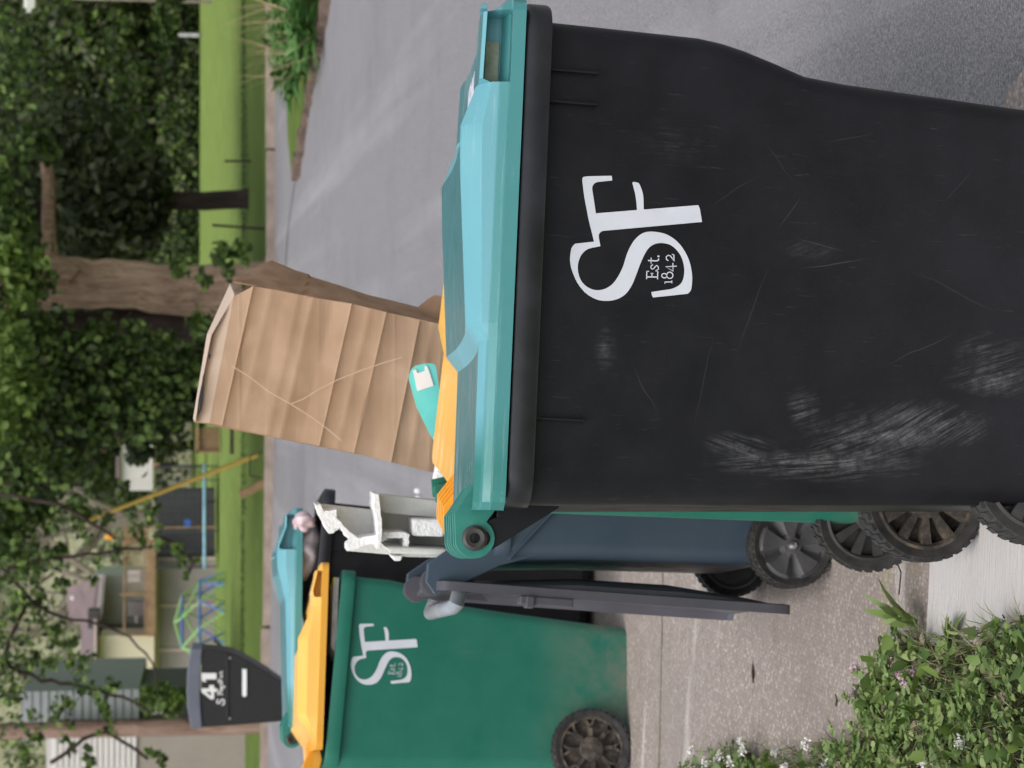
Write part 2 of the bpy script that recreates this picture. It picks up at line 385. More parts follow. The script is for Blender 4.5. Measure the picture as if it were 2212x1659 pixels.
def ribbon(mb, pts, w, y0, y1):
    pts = [Vector(p) for p in pts]; L = []; Rr = []
    for i, p in enumerate(pts):
        d = (pts[min(i+1, len(pts)-1)]-pts[max(0, i-1)]); d = d.normalized() if d.length > 1e-9 else Vector((1, 0)); n = Vector((-d.y, d.x))*w
        L.append(p+n); Rr.append(p-n)
    for i in range(len(pts)-1):
        mb.prism([(v.x, v.y) for v in (L[i], L[i+1], Rr[i+1], Rr[i])], y0, y1)
def logo(root, cx, cz, s, yplane, slope):
    """raised print on the cart side; slope = how fast the side leans with height"""
    k = s/1317.0; mb = MB(); f = lambda p: (cx-(p[1]-820)*k, cz-(p[0]-997)*k)
    mb.prism([f(p) for p in LOGO], -.0004, 0.0)
    for w, ps in STROKES: ribbon(mb, [f(p) for p in ps], w*k, -.0005, -.0001)
    mb.v = [(x, y+yplane(z)-.0012, z) for x, y, z in mb.v]
    return part('cart_logo', mb, M['white_print'], root)

def cart(name, label, cat, wheel_xy, yaw, tilt, front, back, hwtab, z_bot, rimz, mat, lid, wheel=('wide', 'hub_blk', .127), track=.62, wy=None, far_dx=0, near_dx=0, ribs=(), logo_at=None, group=None, far_hub=None, rim_out=.024, bracket=True, rimx=None):
    X, Y = wheel_xy
    wy = wy or (-track/2, track/2)
    cx = X+sin(yaw)*wy[0]; cy = Y-cos(yaw)*wy[0]
    root = thing(name, label, cat, (cx, cy, gz(X, Y)), (0, tilt, yaw), group)
    zs = sorted(set([z_bot, z_bot+.012, z_bot+.03]+[t[0] for t in front if z_bot < t[0] < rimz[0]]+list(np.linspace(z_bot+.05, rimz[0], 14))))
    rings = []
    for z in zs:
        i = 0.02*(1-min(1, (z-z_bot)/.03))
        rings.append(rr(lerp_tab(back, z)+i, lerp_tab(front, z)-i, lerp_tab(hwtab, z)-i, .04, z))
    mb = MB(); inner = [[(x*.985+.003, y*.98, z) for x, y, z in r] for r in rings]
    mb.loft(rings[::1]+[[(x*.985+.003, y*.98, rimz[1]-.003) for x, y, z in rings[-1]]]+inner[::-1][:-2], True, (True, True))
    part('body', mb, mat, root, sm=28)
    # collar
    zt, zb = rimz[1], rimz[0]; b, f, h = lerp_tab(back, zb), lerp_tab(front, zb), lerp_tab(hwtab, zb); o = rim_out
    rb = MB(); bx, fx = (b-.0, f+o) if rimx is None else rimx
    rb.loft([rr(bx+.004, f-.002, h-.002, .05, zb-.001), rr(bx, fx-.002, h+o-.002, .06, zb-.002), rr(bx, fx, h+o, .06, zb+.004), rr(bx, fx, h+o, .06, zt-.006), rr(bx+.002, fx-.003, h+o-.003, .058, zt), rr(b+.012, f-.01, h-.008, .045, zt), rr(b+.012, f-.01, h-.008, .045, zb)], True)
    part('rim', rb, M['rim_blk'] if 'black' in mat.name else mat, root, sm=30)
    for rx in ribs:
        q2 = MB(); q2.prism([(rx-.002, zb-.085), (rx+.002, zb-.085), (rx+.002, zb), (rx-.002, zb)], -h-.009, -h+.01)
        part('stiffening_rib', q2, mat, root, bevel=.0012)
    hx, hz = lid['hinge']
    if bracket:
        for y in (-.180, -.115, .115, .180):
            bb = MB(); bb.prism([(hx-.018, hz+.012), (hx-.022, hz-.012), (b-.0, zb-.068), (b+.02, zb-.068), (b+.03, zt-.004), (b-.02, zt-.004), (hx+.02, hz+.02)], y-.006, y+.006)
            part('hinge_bracket', bb, mat, root, bevel=.0015)
        bb = MB(); bb.prism([(b-.004, zb-.06), (b+.03, zb-.06), (b+.03, zt-.006), (hx+.05, zt-.006), (hx+.045, zt-.016)], -.178, .178); part('handle_web', bb, mat, root)
        bb = MB(); bb.tube([(hx, -.19, hz), (hx, .19, hz)], .014, 12); part('handle_bar', bb, mat, root, sm=True)
    r = wheel[2]
    make_wheel(root, near_dx, wy[0], r, -1, wheel[0], M[wheel[1]])
    make_wheel(root, far_dx, wy[1], r, 1, far_hub[0] if far_hub else wheel[0], M[far_hub[1] if far_hub else wheel[1]])
    ax = MB(); ax.tube([(near_dx, wy[0], r), (far_dx, wy[1], r)], .011, 10); part('axle', ax, M['steel'], root, sm=True)
    if logo_at:
        logo(root, logo_at[0], logo_at[1], .2225, lambda z: -lerp_tab(hwtab, z), 0)
    return root

def wheel_from_px(x, y, r):
    lo, hi = 2.0, 20.0
    for _ in range(50):
        m = (lo+hi)/2; d = ray(x, y); X = d.x/d.y*m; z = r+gz(X, m)
        if EYE+d.z/d.y*m > z: lo = m
        else: hi = m
    return (X, lo)

FRONT96 = [(.0,.617),(.03,.629),(.19,.634),(.50,.649),(.573,.656),(.628,.674),(.683,.691),(.723,.700),(.763,.705),(.82,.706),(1.02,.708)]
BACK96 = [(0,-.052),(.2,-.062),(1.02,-.10)]
HW96 = [(0,.288),(.05,.292),(1.02,.345)]
# crown heights above the hinge line for the big lid
H96 = [(.03,.000),(.32,.004),(.348,.026),(.60,.046),(.675,.050),(.745,.024),(.93,.020)]
W1 = wheel_from_px(2240, 1018, .127); W1 = (W1[0]-.009, W1[1])
HWN = [(0,.245),(.05,.249),(1.02,.300)]
H96n = [(.03,.000),(.32,.003),(.348,.026),(.60,.046),(.675,.050),(.745,.026),(.93,.022)]
near = cart('black_wheeled_cart', 'large black trash cart standing nearest, closed teal lid, white SF letters on its side', 'trash cart',
    W1, R(4.8), R(3.2), FRONT96, BACK96, HWN, .035, (1.026, 1.066), M['blk_near'], dict(hinge=(-.157, 1.086)),
    ribs=(.618, .565, .04), logo_at=(.345, .864), far_hub=('wide', 'hub_dirty'), wy=(-.212, .368), far_dx=-.03, rimx=(-.105, .735))
lid1 = make_lid(near, (-.157, 0, 1.088), .891, .327, H96n, -.037, M['teal_lid'], 0, plates=(-.185,-.13,-.06,-.01,.05,.12), pocket=(.748, .865), x_start=.045)
lid1.rotation_euler.x = -R(3.2)
pk = MB(); pk.box(.752, .822, -.2745, -.2715, .002, .024)
part('pocket_panel', pk, M['pocket'], lid1)
# white printed word on top of the lid, readable from the cart's front
def lettering(parent, name, text, mat, size, loc, rot, ext=.0006, shear=0, bold=0):
    cu = bpy.data.curves.new(name, 'FONT'); cu.body = text; cu.size = size; cu.extrude = ext; cu.align_x = 'CENTER'; cu.align_y = 'CENTER'; cu.shear = shear; cu.offset = bold
    tmp = bpy.data.objects.new(name, cu); C.objects.link(tmp)
    dg = bpy.context.evaluated_depsgraph_get(); me = bpy.data.meshes.new_from_object(tmp.evaluated_get(dg)); bpy.data.objects.remove(tmp)
    me.materials.clear(); me.materials.append(mat)
    o = link(name, me, parent, loc=loc, rot=rot); return o
lettering(lid1, 'lid_word', 'TRASH', M['white_print'], .055, (.795, -.035, .0305), (0, 0, R(90)), bold=.001)
emb = MB()
for i in range(13): emb.prism([(.62+i*.016, -.012), (.628+i*.016, -.012), (.623+i*.016, .012), (.615+i*.016, .012)], .030, .0415, 'z')
emb.v = [(x+.10, y-.14, z-.014) for x, y, z in emb.v]
part('embossed_marks', emb, M['teal_lid'], lid1)

W2 = wheel_from_px(1878, 1130, .127); W2 = (W2[0]+.04, W2[1])
H96o = [(.03,.000),(.30,.002),(.36,.022),(.54,.022),(.64,-.004),(.93,-.008)]
FRM = [(z*.94, x) for z, x in FRONT96]; BKM = [(z*.94, x) for z, x in BACK96]
mid = cart('green_wheeled_cart', 'green cart with closed orange lid squeezed directly behind the nearest black cart', 'trash cart',
    W2, R(-9), R(6.0), FRM, BKM, [(0,.27),(.05,.275),(.96,.315)], .035, (.943, .980), M['grn'], dict(hinge=(-.155, 1.006)), wy=(-.245, .27), rimx=(-.095, .74), near_dx=-.03, far_dx=-.03)
lid2 = make_lid(mid, (-.155, 0, 1.006), .90, .342, H96o, -.022, M['orange_lid'], 0, plates=(-.200,-.170,-.140,-.110,-.080), boltm=M['grn'], x_start=.045)

# slate cart, lid flung open and hanging behind
W3 = wheel_from_px(1705, 1185, .104)
FRB = [(0,.44),(.3,.47),(1.0,.54)]; BKB = [(0,-.02),(.12,-.045),(.6,-.050),(.80,-.060),(1.0,-.08)]
blue = cart('slate_blue_cart', 'slate blue cart with its grey lid flung open, stuffed with cardboard and foam', 'trash cart',
    W3, R(8), R(3.0), FRB, BKB, [(0,.255),(1.0,.30)], .13, (.80, .835), M['blu'], dict(hinge=(-.10, .975)), wheel=('disc', 'hub_gray', .104), track=.58, bracket=False, rim_out=.015)
ab = MB()
for y in (-.262, .262):
    ab = MB(); ab.prism([(-.225,1.02),(-.235,1.055),(-.205,1.078),(-.16,1.075),(-.12,1.02),(-.07,.915),(-.10,.80),(-.13,.80),(-.16,.90)], y-.012, y+.012)
    ab.v = [(x+.085, y, z-.08) for x, y, z in ab.v]; part('handle_arm', ab, M['blu'], blue, bevel=.004)
hb = MB(); hb.tube([(x+.085, y, z-.135) for x, y, z in ((-.225,-.27,1.05),(-.255,-.30,1.06),(-.262,-.26,1.063),(-.262,.26,1.063),(-.225,.27,1.05))], .019, 12); part('handle_bar', hb, simple('grey_grip_plastic', (.25,.27,.30), .35), blue, sm=True)
fb = MB(); fb.prism([(.10,.66),(.106,.66),(-.055,.80),(-.061,.80)], -.299, -.27); fb.prism([(.06,.70),(.16,.71),(.16,.716),(.06,.706)], -.292, -.27); part('moulded_crease', fb, M['blu'], blue)
HB = [(.02,.0),(.10,.012),(.35,.036),(.6,.038),(.80,.02),(.88,.008)]
lid3 = make_lid(blue, (-.118, 0, .972), .875, .305, HB, -.022, M['gry_lid'], R(268.2), x_start=.0, plates=(-.24,-.2,.2,.24), bolt=False, bevel_in=.09, edge=-.012)
cl = MB(); cl.box(.20, .33, -.31, -.26, -.042, -.022); cl.box(.215, .235, -.315, -.27, -.050, -.022); part('lid_clip', cl, M['gry_lid'], lid3, bevel=.003)

# far-left green cart with orange lid
W4 = wheel_from_px(1277, 1612, .138); W4 = (W4[0]-.025, W4[1])
FRG = [(-.02,.43),(.03,.435),(.45,.449),(.63,.458),(.69,.470),(.765,.500),(.815,.515),(.87,.522),(1.05,.522)]
BKG = [(0,-.06),(.25,-.075),(1.0,-.135)]
H65 = [(.05,.0),(.14,.01),(.20,.055),(.46,.062),(.57,.018),(.62,.026),(.68,.014)]
green = cart('green_wheeled_cart.001', 'green cart at the left with orange lid propped over papers, white letters on its side', 'trash cart',
    W4, R(15), R(6.2), FRG, BKG, [(0,.262),(1.05,.31)], -.02, (.997, 1.042), M['grn'], dict(hinge=(-.165, 1.068)), wheel=('fork', 'hub_dirty', .138), track=.58, logo_at=(.255, .872), rim_out=.02)
lid4 = make_lid(green, (-.165, 0, 1.070), .72, .335, H65, -.022, M['orange_lid'], R(3.4), pocket=(.60,.69))

# far black cart with teal lid
P5 = at(620, 1600, 7.5)
W5 = (P5.x+.17-.105, 7.5)
H96f = [(.03,.006),(.50,.022),(.62,.052),(.70,.056),(.77,.030),(.93,.026)]
farb = cart('black_wheeled_cart.001', 'black cart with teal lid held ajar by its bag, behind the left green cart', 'trash cart',
    W5, R(8), R(5.5), FRONT96, BACK96, HW96, .035, (1.018, 1.058), M['blk_far'], dict(hinge=(-.165, 1.084)), ribs=(.60,.53,.20), rimx=(-.10, .757), wy=(-.255, .255))
farb.location.z = .142
lid5 = make_lid(farb, (-.165, 0, 1.09), .84, .372, H96f, -.026, M['teal_lid'], R(4.6), pocket=(.69, .815), x_start=.045)

# ------------------------------------------------------------------ what is in the carts
def crumple(mb_pts, amp): return mb_pts
q = NM('cardboard'); x, y, z = q.sep()
corr = q.n('TexWave', wave_type='BANDS', bands_direction='Z'); corr.inputs['Scale'].default_value = 34; corr.inputs['Distortion'].default_value = 3; q.l(q.co, corr.inputs['Vector'])
c = q.ramp(q.noise(6, 5, .6), [(.3, (.36,.245,.165)), (.7, (.47,.33,.235))])
c = q.mix(q.math('MULTIPLY', q.ramp(q.noise(3, 3, .5, dist=1.5), [(.5, 0), (.53, 1)]), .18), c, (.34,.21,.12))
q.set(base=c, rough=.85, spec=.15); q.bump(corr.outputs['Fac'], .0003, .15); ln_ = q.noise(1, 2, .5, q.map(rot=(0,R(-11),0), sc=(.25, .25, 11))); q.bump(q.ramp(ln_, [(.42, 0), (.5, 1), (.58, 0)]), .003, .3)
M['card'] = q.m
M['card_dark'] = simple('cardboard_inside', (.36,.235,.155), .9, .22, 16, .002, 30, spec=.1)
M['card_pale'] = simple('cardboard_outer_print', (.54,.42,.33), .7, .12, 6, spec=.2)
M['ink'] = simple('black_print', (.02,.02,.025), .5, .1)
Yb = 5.0
box = thing('cardboard_box', 'tall crumpled brown cardboard box sticking up out of the slate blue cart', 'box', (0, 0, 0))
# creased front panel: rows of points down the box, fold ridges across it
def along(tab, x): return lerp_tab(tab, x)
LE = [(421,912),(427,911),(480,919),(600,946),(690,963),(768,979),(850,1000),(940,1022),(1030,1036),(1120,1050)]
RE = [(455,724),(461,719),(505,640),(547,618),(600,627),(690,645),(760,656),(830,673),(905,690),(960,702),(1030,712),(1120,728)]
rows = [(421,912,455,724,0), (427,911,461,719,.001), (452,914,505,640,-.004)]
for xl, dx, amp in ((480,67,.010),(520,68,.003),(549,70,-.003),(578,70,.003),(607,71,.006),(650,71,-.003),(690,70,.009),(730,70,.003),(765,70,.007),(805,66,-.003),(845,62,.008),(885,52,.003),(925,40,.005)):
    for o_, k_ in ((-6, 0), (0, -1), (5, .55)):
        a_, b_ = xl+o_, xl+o_+dx; rows.append((a_, along(LE, a_), b_, along(RE, b_), amp*k_*.36))
rows += [(1030,1036,1032,712,0),(1120,1050,1120,728,0)]
nC = 9; rings = []
jz = lambda a: (random.random()-.5)*a
for i, (xl, yl, xr, yr, fold) in enumerate(rows):
    ring = []
    for k in range(nC):
        t = k/(nC-1); px = xl+(xr-xl)*t; py = yl+(yr-yl)*t
        ring.append(at(px, py, Yb+.02*t+fold+jz(.0015)+.0018*sin(i*.35+k*1.1)))
    rings.append(ring)
fm = MB(); back = [[p+Vector((0, .005, .0)) for p in r] for r in rings]
fm.loft([r+b[::-1] for r, b in zip(rings, back)], True, (True, True))
fpn = part('front_panel', fm, [M['card'], M['card_pale']], box, sm=50)
for f_ in fpn.data.polygons:
    if f_.index//(2*nC) < 2: f_.material_index = 1
for pth in ([(500,790),(540,815),(580,846),(628,873),(668,898),(705,925),(738,952)], [(628,873),(655,862),(690,840),(730,820),(780,800),(830,783),(868,772)]):
    cr = MB(); ribbon(cr, [(p.x, p.z) for p in (at(a_, b_, Yb-.012) for a_, b_ in pth)], .0011, Yb-.0125, Yb-.0115); part('worn_crease', cr, simple('worn_card_line', (.56,.42,.31), .9, .1, 30), box)
# right-hand panel, buckled and torn
rr_ = [(504,607,557,575),(547,615,587,562),(600,627,637,583),(650,637,668,593),(662,639,672,597),(730,652,735,617),(800,666,790,635),(850,676,850,650),(905,690,900,662),(960,702,960,680),(1040,716,1040,698),(1120,728,1120,712)]
sr = []
for i, (xa, ya, xb, yb) in enumerate(rr_):
    ring = []
    for k in range(6):
        t = k/5; buck = (.012 if (k+i) % 2 else -.008)
        ring.append(at(xa+(xb-xa)*t, ya+(yb-ya)*t+buck*200*.15, Yb+.025+.17*t+buck))
    sr.append(ring)
sm_ = MB(); bk = [[p+Vector((-.004, .003, 0)) for p in r] for r in sr]
sm_.loft([r+b[::-1] for r, b in zip(sr, bk)], True, (True, True)); part('side_panel', sm_, M['card_dark'], box, sm=50)
# pale printed flap bent over the top and back panel
tp = MB(); A = [at(423,912,Yb-.008), at(429,862,Yb-.004), at(457,724,Yb+.006), at(507,637,Yb+.020)]
Bk = [at(417,905,Yb+.20), at(425,855,Yb+.20), at(447,722,Yb+.21), at(497,612,Yb+.2)]
tp.loft([[p for p in A], [p for p in Bk], [p-Vector((0,0,.004)) for p in Bk], [p-Vector((0,0,.004)) for p in A]], False); part('top_flap', tp, M['card_pale'], box)
fl = MB(); rws = [(423,905,438,860),(430,896,446,800),(440,880,452,790)]
fl.prism([(p.x, p.z) for p in (at(424,904,Yb), at(431,880,Yb), at(433,850,Yb), at(438,815,Yb), at(444,795,Yb), at(441,830,Yb), at(440,862,Yb), at(436,885,Yb))], Yb-.012, Yb-.009); fl.prism([(p.x, p.z) for p in (at(449,770,Yb), at(452,763,Yb), at(456,768,Yb), at(453,778,Yb))], Yb-.012, Yb-.009)
part('printed_mark', fl, M['ink'], box)
bp = MB(); pl = [at(421,912,Yb+.2), at(455,724,Yb+.2), at(557,580,Yb+.2), at(1120,728,Yb+.2), at(1120,1050,Yb+.2)]
bp.prism([(p.x, p.z) for p in pl], Yb+.205, Yb+.209); part('back_panel', bp, M['card_dark'], box)
lp = MB(); lp.loft([[at(x_, y_, Yb+.02), at(x_-3, y_-2, Yb+.20), at(x_-3, y_-4, Yb+.20), at(x_, y_-3, Yb+.02)] for x_, y_ in ((421,912),(480,919),(600,946),(720,968),(850,1000),(960,1024),(1120,1050))], True, (True, True)); part('left_panel', lp, M['card'], box)
fp = MB(); fp.prism([(p.x, p.z) for p in (at(902,664,5.1), at(925,645,5.1), at(938,638,5.1), at(960,640,5.1), at(960,700,5.1), at(930,690,5.1))], 5.10, 5.105); part('bent_flap', fp, M['card_dark'], box)

M['mint'] = simple('mint_card', (.14,.62,.60), .5, .08, 12)
M['foam'] = simple('white_foam', (.80,.80,.80), .8, .05, 40, .004, 120, spec=.2)
M['foam_in'] = simple('white_foam_smooth', (.62,.62,.585), .75, .06, 10, .002, 100, spec=.2)
M['paper'] = simple('white_paper', (.78,.78,.80), .6, .04)
Yp = 4.86
pc = MB(); pts = [(884,822),(883,812),(889,797),(897,790),(918,785),(932,785),(940,788),(943,800),(952,860),(1000,900),(1040,960),(1000,1000),(960,985),(930,940),(900,880)]
pc.prism([(p.x, p.z) for p in (at(a, b, Yp) for a, b in pts)], Yp, Yp+.003); pad = part('mint_card', pc, M['mint'], None)
tag(pad, 'mint green rounded card with a white square, leaning against the cardboard box', 'card')
wp = MB(); wp.prism([(p.x, p.z) for p in (at(a, b, Yp-.003) for a, b in ((892,800),(899,798),(901,806),(918,801),(918,790),(922,790),(926,798),(937,833),(902,845)))], Yp-.003, Yp-.0006); part('white_square', wp, M['paper'], pad)
wt = MB(); wt.prism([(p.x, p.z) for p in (at(a, b, Yp+.02) for a, b in ((948,978),(940,1020),(935,1046),(940,1052),(960,1058),(1040,1060),(1040,990)))], Yp+.02, Yp+.06)
tag(part('foam_offcut', wt, M['foam'], None, bevel=.006), 'small white foam corner poking out beside the mint card', 'foam piece')

def jag(pts, a=2.5, n=3):
    out = []
    for (p, q_) in zip(pts, pts[1:]+pts[:1]):
        out.append(p)
        if q_ != p and len(p) > 2 and p[2]:
            for k in range(1, n+1):
                t = k/(n+1); out.append((p[0]+(q_[0]-p[0])*t+random.uniform(-a, a), p[1]+(q_[1]-p[1])*t+random.uniform(-a, a), 0))
    return [(p[0], p[1]) for p in out]
foam = thing('foam_packing', 'broken white foam packing moulding rising from the slate blue cart', 'foam packing')
Yf = 4.95
def fprism(pts, y0, y1, m, nm, bev=.003):
    b_ = MB(); b_.prism([(p.x, p.z) for p in (at(a, b, y0) for a, b in pts)], y0, y1); return part(nm, b_, m, foam, bevel=bev)
fprism(jag([(683,1089),(691,1089),(830,1104),(1010,1122),(1010,1206),(880,1203),(843,1198),(748,1190,1),(760,1174,1),(748,1160,1),(735,1141,1),(722,1152,1),(710,1153,1),(700,1135,1),(690,1112,1)]), Yf+.10, Yf+.13, M['foam_in'], 'back_wall')
fprism(jag([(681,1090,1),(692,1089,1),(700,1105,1),(727,1100,1),(726,1118,1),(742,1136,1),(756,1150,1),(775,1163,1),(822,1155,1),(822,1172,1),(790,1178,1),(750,1191,1),(752,1178,1),(762,1172,1),(748,1158,1),(736,1140,1),(722,1142,1),(720,1152,1),(710,1153,1),(700,1133,1),(689,1112,1)], 1.5), Yf, Yf+.12, M['foam'], 'broken_edge')
fprism(jag([(809,1068,1),(818,1067),(822,1100,1),(826,1150,1),(820,1186,1),(815,1186),(816,1150,1),(812,1110,1),(807,1095,1)], 1.5), Yf-.05, Yf+.10, M['foam'], 'cross_web')
fprism([(818,1067),(900,1076),(1010,1089),(1010,1125),(830,1108),(820,1100)], Yf+.04, Yf+.08, M['foam_in'], 'side_wall')
fprism([(890,1120),(960,1122),(960,1160),(890,1158)], Yf-.01, Yf+.10, M['foam'], 'raised_pad', .006)
fprism(jag([(822,1158,1),(830,1150,1),(875,1150,1),(885,1156,1),(882,1185,1),(872,1185,1),(871,1162,1),(838,1162,1),(826,1172,1)], 1.5), Yf-.02, Yf+.10, M['foam'], 'hooked_rib')
fprism([(843,1196),(960,1200),(1010,1206),(1010,1196),(960,1186),(830,1180)], Yf-.03, Yf+.12, M['foam_in'], 'bottom_lip', .006)
fprism([(845,1200),(870,1201),(866,1212),(852,1212)], Yf, Yf+.1, M['foam'], 'foot')

def bag(name, label, c, rad, m, seed, amp=.25, cat='trash bag'):
    r2 = np.random.default_rng(seed); bm = bmesh.new(); bmesh.ops.create_icosphere(bm, subdivisions=4, radius=1)
    dirs = r2.normal(size=(28, 3)); dirs /= np.linalg.norm(dirs, axis=1)[:, None]
    for v in bm.verts:
        d = np.array(v.co); k = 1-amp*sum(max(0, float(d@q_)-.86)*3.0 for q_ in dirs)+.05*sin(9*d[0]+5*d[1])
        v.co = Vector((d[0]*rad[0]*k, d[1]*rad[1]*k, d[2]*rad[2]*k))
    me = bpy.data.meshes.new(name); bm.to_mesh(me); bm.free(); me.materials.append(m)
    me.polygons.foreach_set('use_smooth', [True]*len(me.polygons))
    o = link(name, me, None, loc=c); return tag(o, label, cat)
M['bag_w'] = simple('pink_white_film', (.62,.55,.56), .35, .12, 14, .004, 25, spec=.5)
M['bag_p'] = simple('pink_print_film', (.60,.28,.32), .35, .4, 14, .004, 25, hue=(.8,.66,.68))
M['bag_k'] = simple('grey_film', (.20,.17,.16), .35, .2, 10, .004, 25)
bag('trash_bag', 'whitish pink crumpled bag bulging over the rim of the far black cart', at(660,1188,7.6), (.12,.12,.062), M['bag_w'], 3)
bag('food_wrapper', 'small pink and white wrapper at the front lip of the far black cart', at(657,1128,7.5), (.04,.05,.045), M['bag_p'], 5, cat='wrapper')
bag('trash_bag', 'dark taupe bag lying under the half open teal lid', at(684,1270,7.75), (.20,.14,.06), M['bag_k'], 8)
mg = MB()
for i in range(3): mg.box(-.13+.01*i, .13, -.10, .10, i*.006, i*.006+.005)
mag = part('magazine', mg, simple('magazine_cover', (.70,.62,.58), .4, .3, 18, hue=(.75,.72,.70)), green, loc=(.36, -.17, 1.034), rot=(0, R(-2), 0))
mag.parent = None; bpy.context.view_layer.update(); mag.matrix_world = green.matrix_world @ Matrix.Translation((.38, -.19, 1.044)) @ Matrix.Rotation(R(-3), 4, 'Y')
tag(mag, 'pale magazine caught between the left green cart and its orange lid', 'magazine')
mb_ = MB(); mb_.box(.115, .1305, -.1005, .1, .013, .0185); part('yellow_spine', mb_, simple('yellow_ink', (.75,.65,.08), .4), mag)

# ------------------------------------------------------------------ ground
def sheet(name, poly, z, m, res=None, kind='structure', skirt=.0, label=None):
    """a sheet of ground in plan, following the slope"""
    bm = bmesh.new(); vs = [bm.verts.new((p[0], p[1], 0)) for p in poly]; bm.faces.new(vs)
    if res:
        xs = [p[0] for p in poly]; ys = [p[1] for p in poly]
        for a in np.arange(min(xs)+res, max(xs), res): bmesh.ops.bisect_plane(bm, geom=bm.verts[:]+bm.edges[:]+bm.faces[:], plane_co=(a, 0, 0), plane_no=(1, 0, 0))
        for a in np.arange(min(ys)+res, max(ys), res): bmesh.ops.bisect_plane(bm, geom=bm.verts[:]+bm.edges[:]+bm.faces[:], plane_co=(0, a, 0), plane_no=(0, 1, 0))
    for v in bm.verts: v.co.z = gz(v.co.x, v.co.y)+z
    bmesh.ops.recalc_face_normals(bm, faces=bm.faces)
    for f in bm.faces:
        if f.normal.z < 0: f.normal_flip()
    me = bpy.data.meshes.new(name); bm.to_mesh(me); bm.free(); me.materials.append(m)
    o = link(name, me); o['kind'] = kind; return o
# asphalt
q = NM('asphalt'); x, y, z = q.sep()
grain = q.math('ADD', q.math('MULTIPLY', q.noise(120, 3, .8), .6), q.math('MULTIPLY', q.noise(300, 2, .7), .4)); c = q.ramp(grain, [(.36, (.10,.098,.104)), (.5, (.215,.21,.22)), (.64, (.38,.37,.38))])
st = q.noise(1, 5, .6, q.map(rot=(0, 0, R(-3)), sc=(1.5, .045, 1)), dist=.3)
c = q.mix(q.math('MULTIPLY', q.ramp(st, [(.5, 0), (.66, 1)]), .5), c, (.36,.35,.365))
c = q.mix(q.math('MULTIPLY', q.ramp(q.noise(.9, 6, .7), [(.48, 0), (.7, 1)]), .4), c, (.15,.145,.155))
c = q.mix(q.math('MULTIPLY', q.ramp(q.noise(7, 5, .75), [(.56, 0), (.72, 1)]), .35), c, (.30,.285,.27))
c = q.mix(q.ramp(q.vor(45), [(.05, .7), (.09, 0)]), c, (.50,.48,.46))
q.set(base=c, rough=.88, spec=.25); q.bump(q.noise(220, 3, .7), .004); M['asphalt'] = q.m
# aggregate driveway
q = NM('exposed_aggregate'); v1 = q.vor(95, out=1); v2 = q.vor(95)
c = q.ramp(q.sep(v1)[0], [(0, (.20,.17,.15)), (.35, (.29,.25,.22)), (.7, (.375,.33,.295)), (1, (.50,.455,.42))])
c = q.mix(q.ramp(v2, [(.38, 0), (.6, 1)]), c, (.27,.23,.205))
big = q.noise(1.3, 5, .6); c = q.mix(q.math('MULTIPLY', q.ramp(big, [(.4, 0), (.65, 1)]), .55), c, (.24,.205,.19))
wst = q.noise(1, 4, .65, q.map(rot=(0, 0, R(4)), sc=(.7, 7, 1)))
c = q.mix(q.math('MULTIPLY', q.ramp(wst, [(.60, 0), (.68, 1)]), .6), c, (.52,.48,.45))
moss = q.noise(1, 4, .6, q.map(loc=(3, 5, 0), sc=(1.0, 6, 1))); c = q.mix(q.math('MULTIPLY', q.ramp(moss, [(.62, 0), (.74, 1)]), .35), c, (.28,.25,.11))
c = q.mix(q.math('MULTIPLY', q.ramp(q.noise(5, 6, .75), [(.45, 0), (.7, 1)]), .45), c, (.17,.145,.125))
q.set(base=c, rough=.9, spec=.2); q.bump(v2, .0025, .7); M['aggregate'] = q.m
q = NM('brushed_concrete'); br = q.noise(1, 3, .6, q.map(sc=(5, 260, 1)))
c = q.ramp(br, [(.3, (.46,.44,.43)), (.7, (.60,.575,.56))]); c = q.mix(q.math('MULTIPLY', q.ramp(q.noise(4, 5), [(.5, 0), (.8, 1)]), .4), c, (.38,.35,.33))
q.set(base=c, rough=.85, spec=.2); q.bump(br, .003); M['concrete'] = q.m
def grass_mat(name, a, b, c3, far=False):
    q = NM(name); c = q.ramp(q.noise(1.2 if far else 6, 6, .7), [(.3, a), (.55, b), (.75, c3)])
    c = q.mix(q.math('MULTIPLY', q.noise(60 if far else 220, 3, .8), .8), c, tuple(np.array(a)*.45), 'MIX') if not far else q.mix(q.ramp(q.noise(9, 4, .8), [(.4, 0), (.75, .5)]), c, tuple(np.array(a)*.6))
    q.set(base=c, rough=.95, spec=.1); q.bump(q.noise(40 if far else 160, 4, .8), .05 if far else .02); return q.m
M['lawn'] = grass_mat('mown_lawn', (.175,.25,.06), (.24,.33,.082), (.29,.385,.115), True)
M['lawn_dk'] = grass_mat('verge_grass', (.125,.19,.042), (.175,.255,.058), (.22,.31,.085), True)
M['soil'] = grass_mat('weedy_soil', (.06,.07,.03), (.12,.11,.065), (.20,.17,.12))
sheet('ground', [(-260,-60),(260,-60),(260,600),(-260,600)], -.40, simple('far_ground', (.10,.15,.05), .95, .3, .3))
sheet('road', [(-90,30.9+.0),(-90,22),(-5.7,26.2),(-4.3,23.5),(-2.7,14.5),(-1.95,11.6),(-1.5,9.6),(-.55,8.9),(-.35,7.6),(.33,4.6),(.56,3.75),(1.0,1.5),(2,-12),(12,-12),(9,12),(5.0,18),(3.3,23.6),(2.75,25.4),(2.7,26.4),(3.3,27.3),(5.5,28.2),(60,31),(60,33),(7,31.6),(.2,31.45),(-8,34.4),(-90,52)], .0, M['asphalt'], 1.5)
sheet('driveway', [(-5,4.19),(-.3,4.19),(.40,4.19),(.33,4.6),(-.35,7.6),(-.55,8.9),(-1.5,9.6),(-6,10.2)], .004, M['aggregate'], 1.0)
jt = MB()
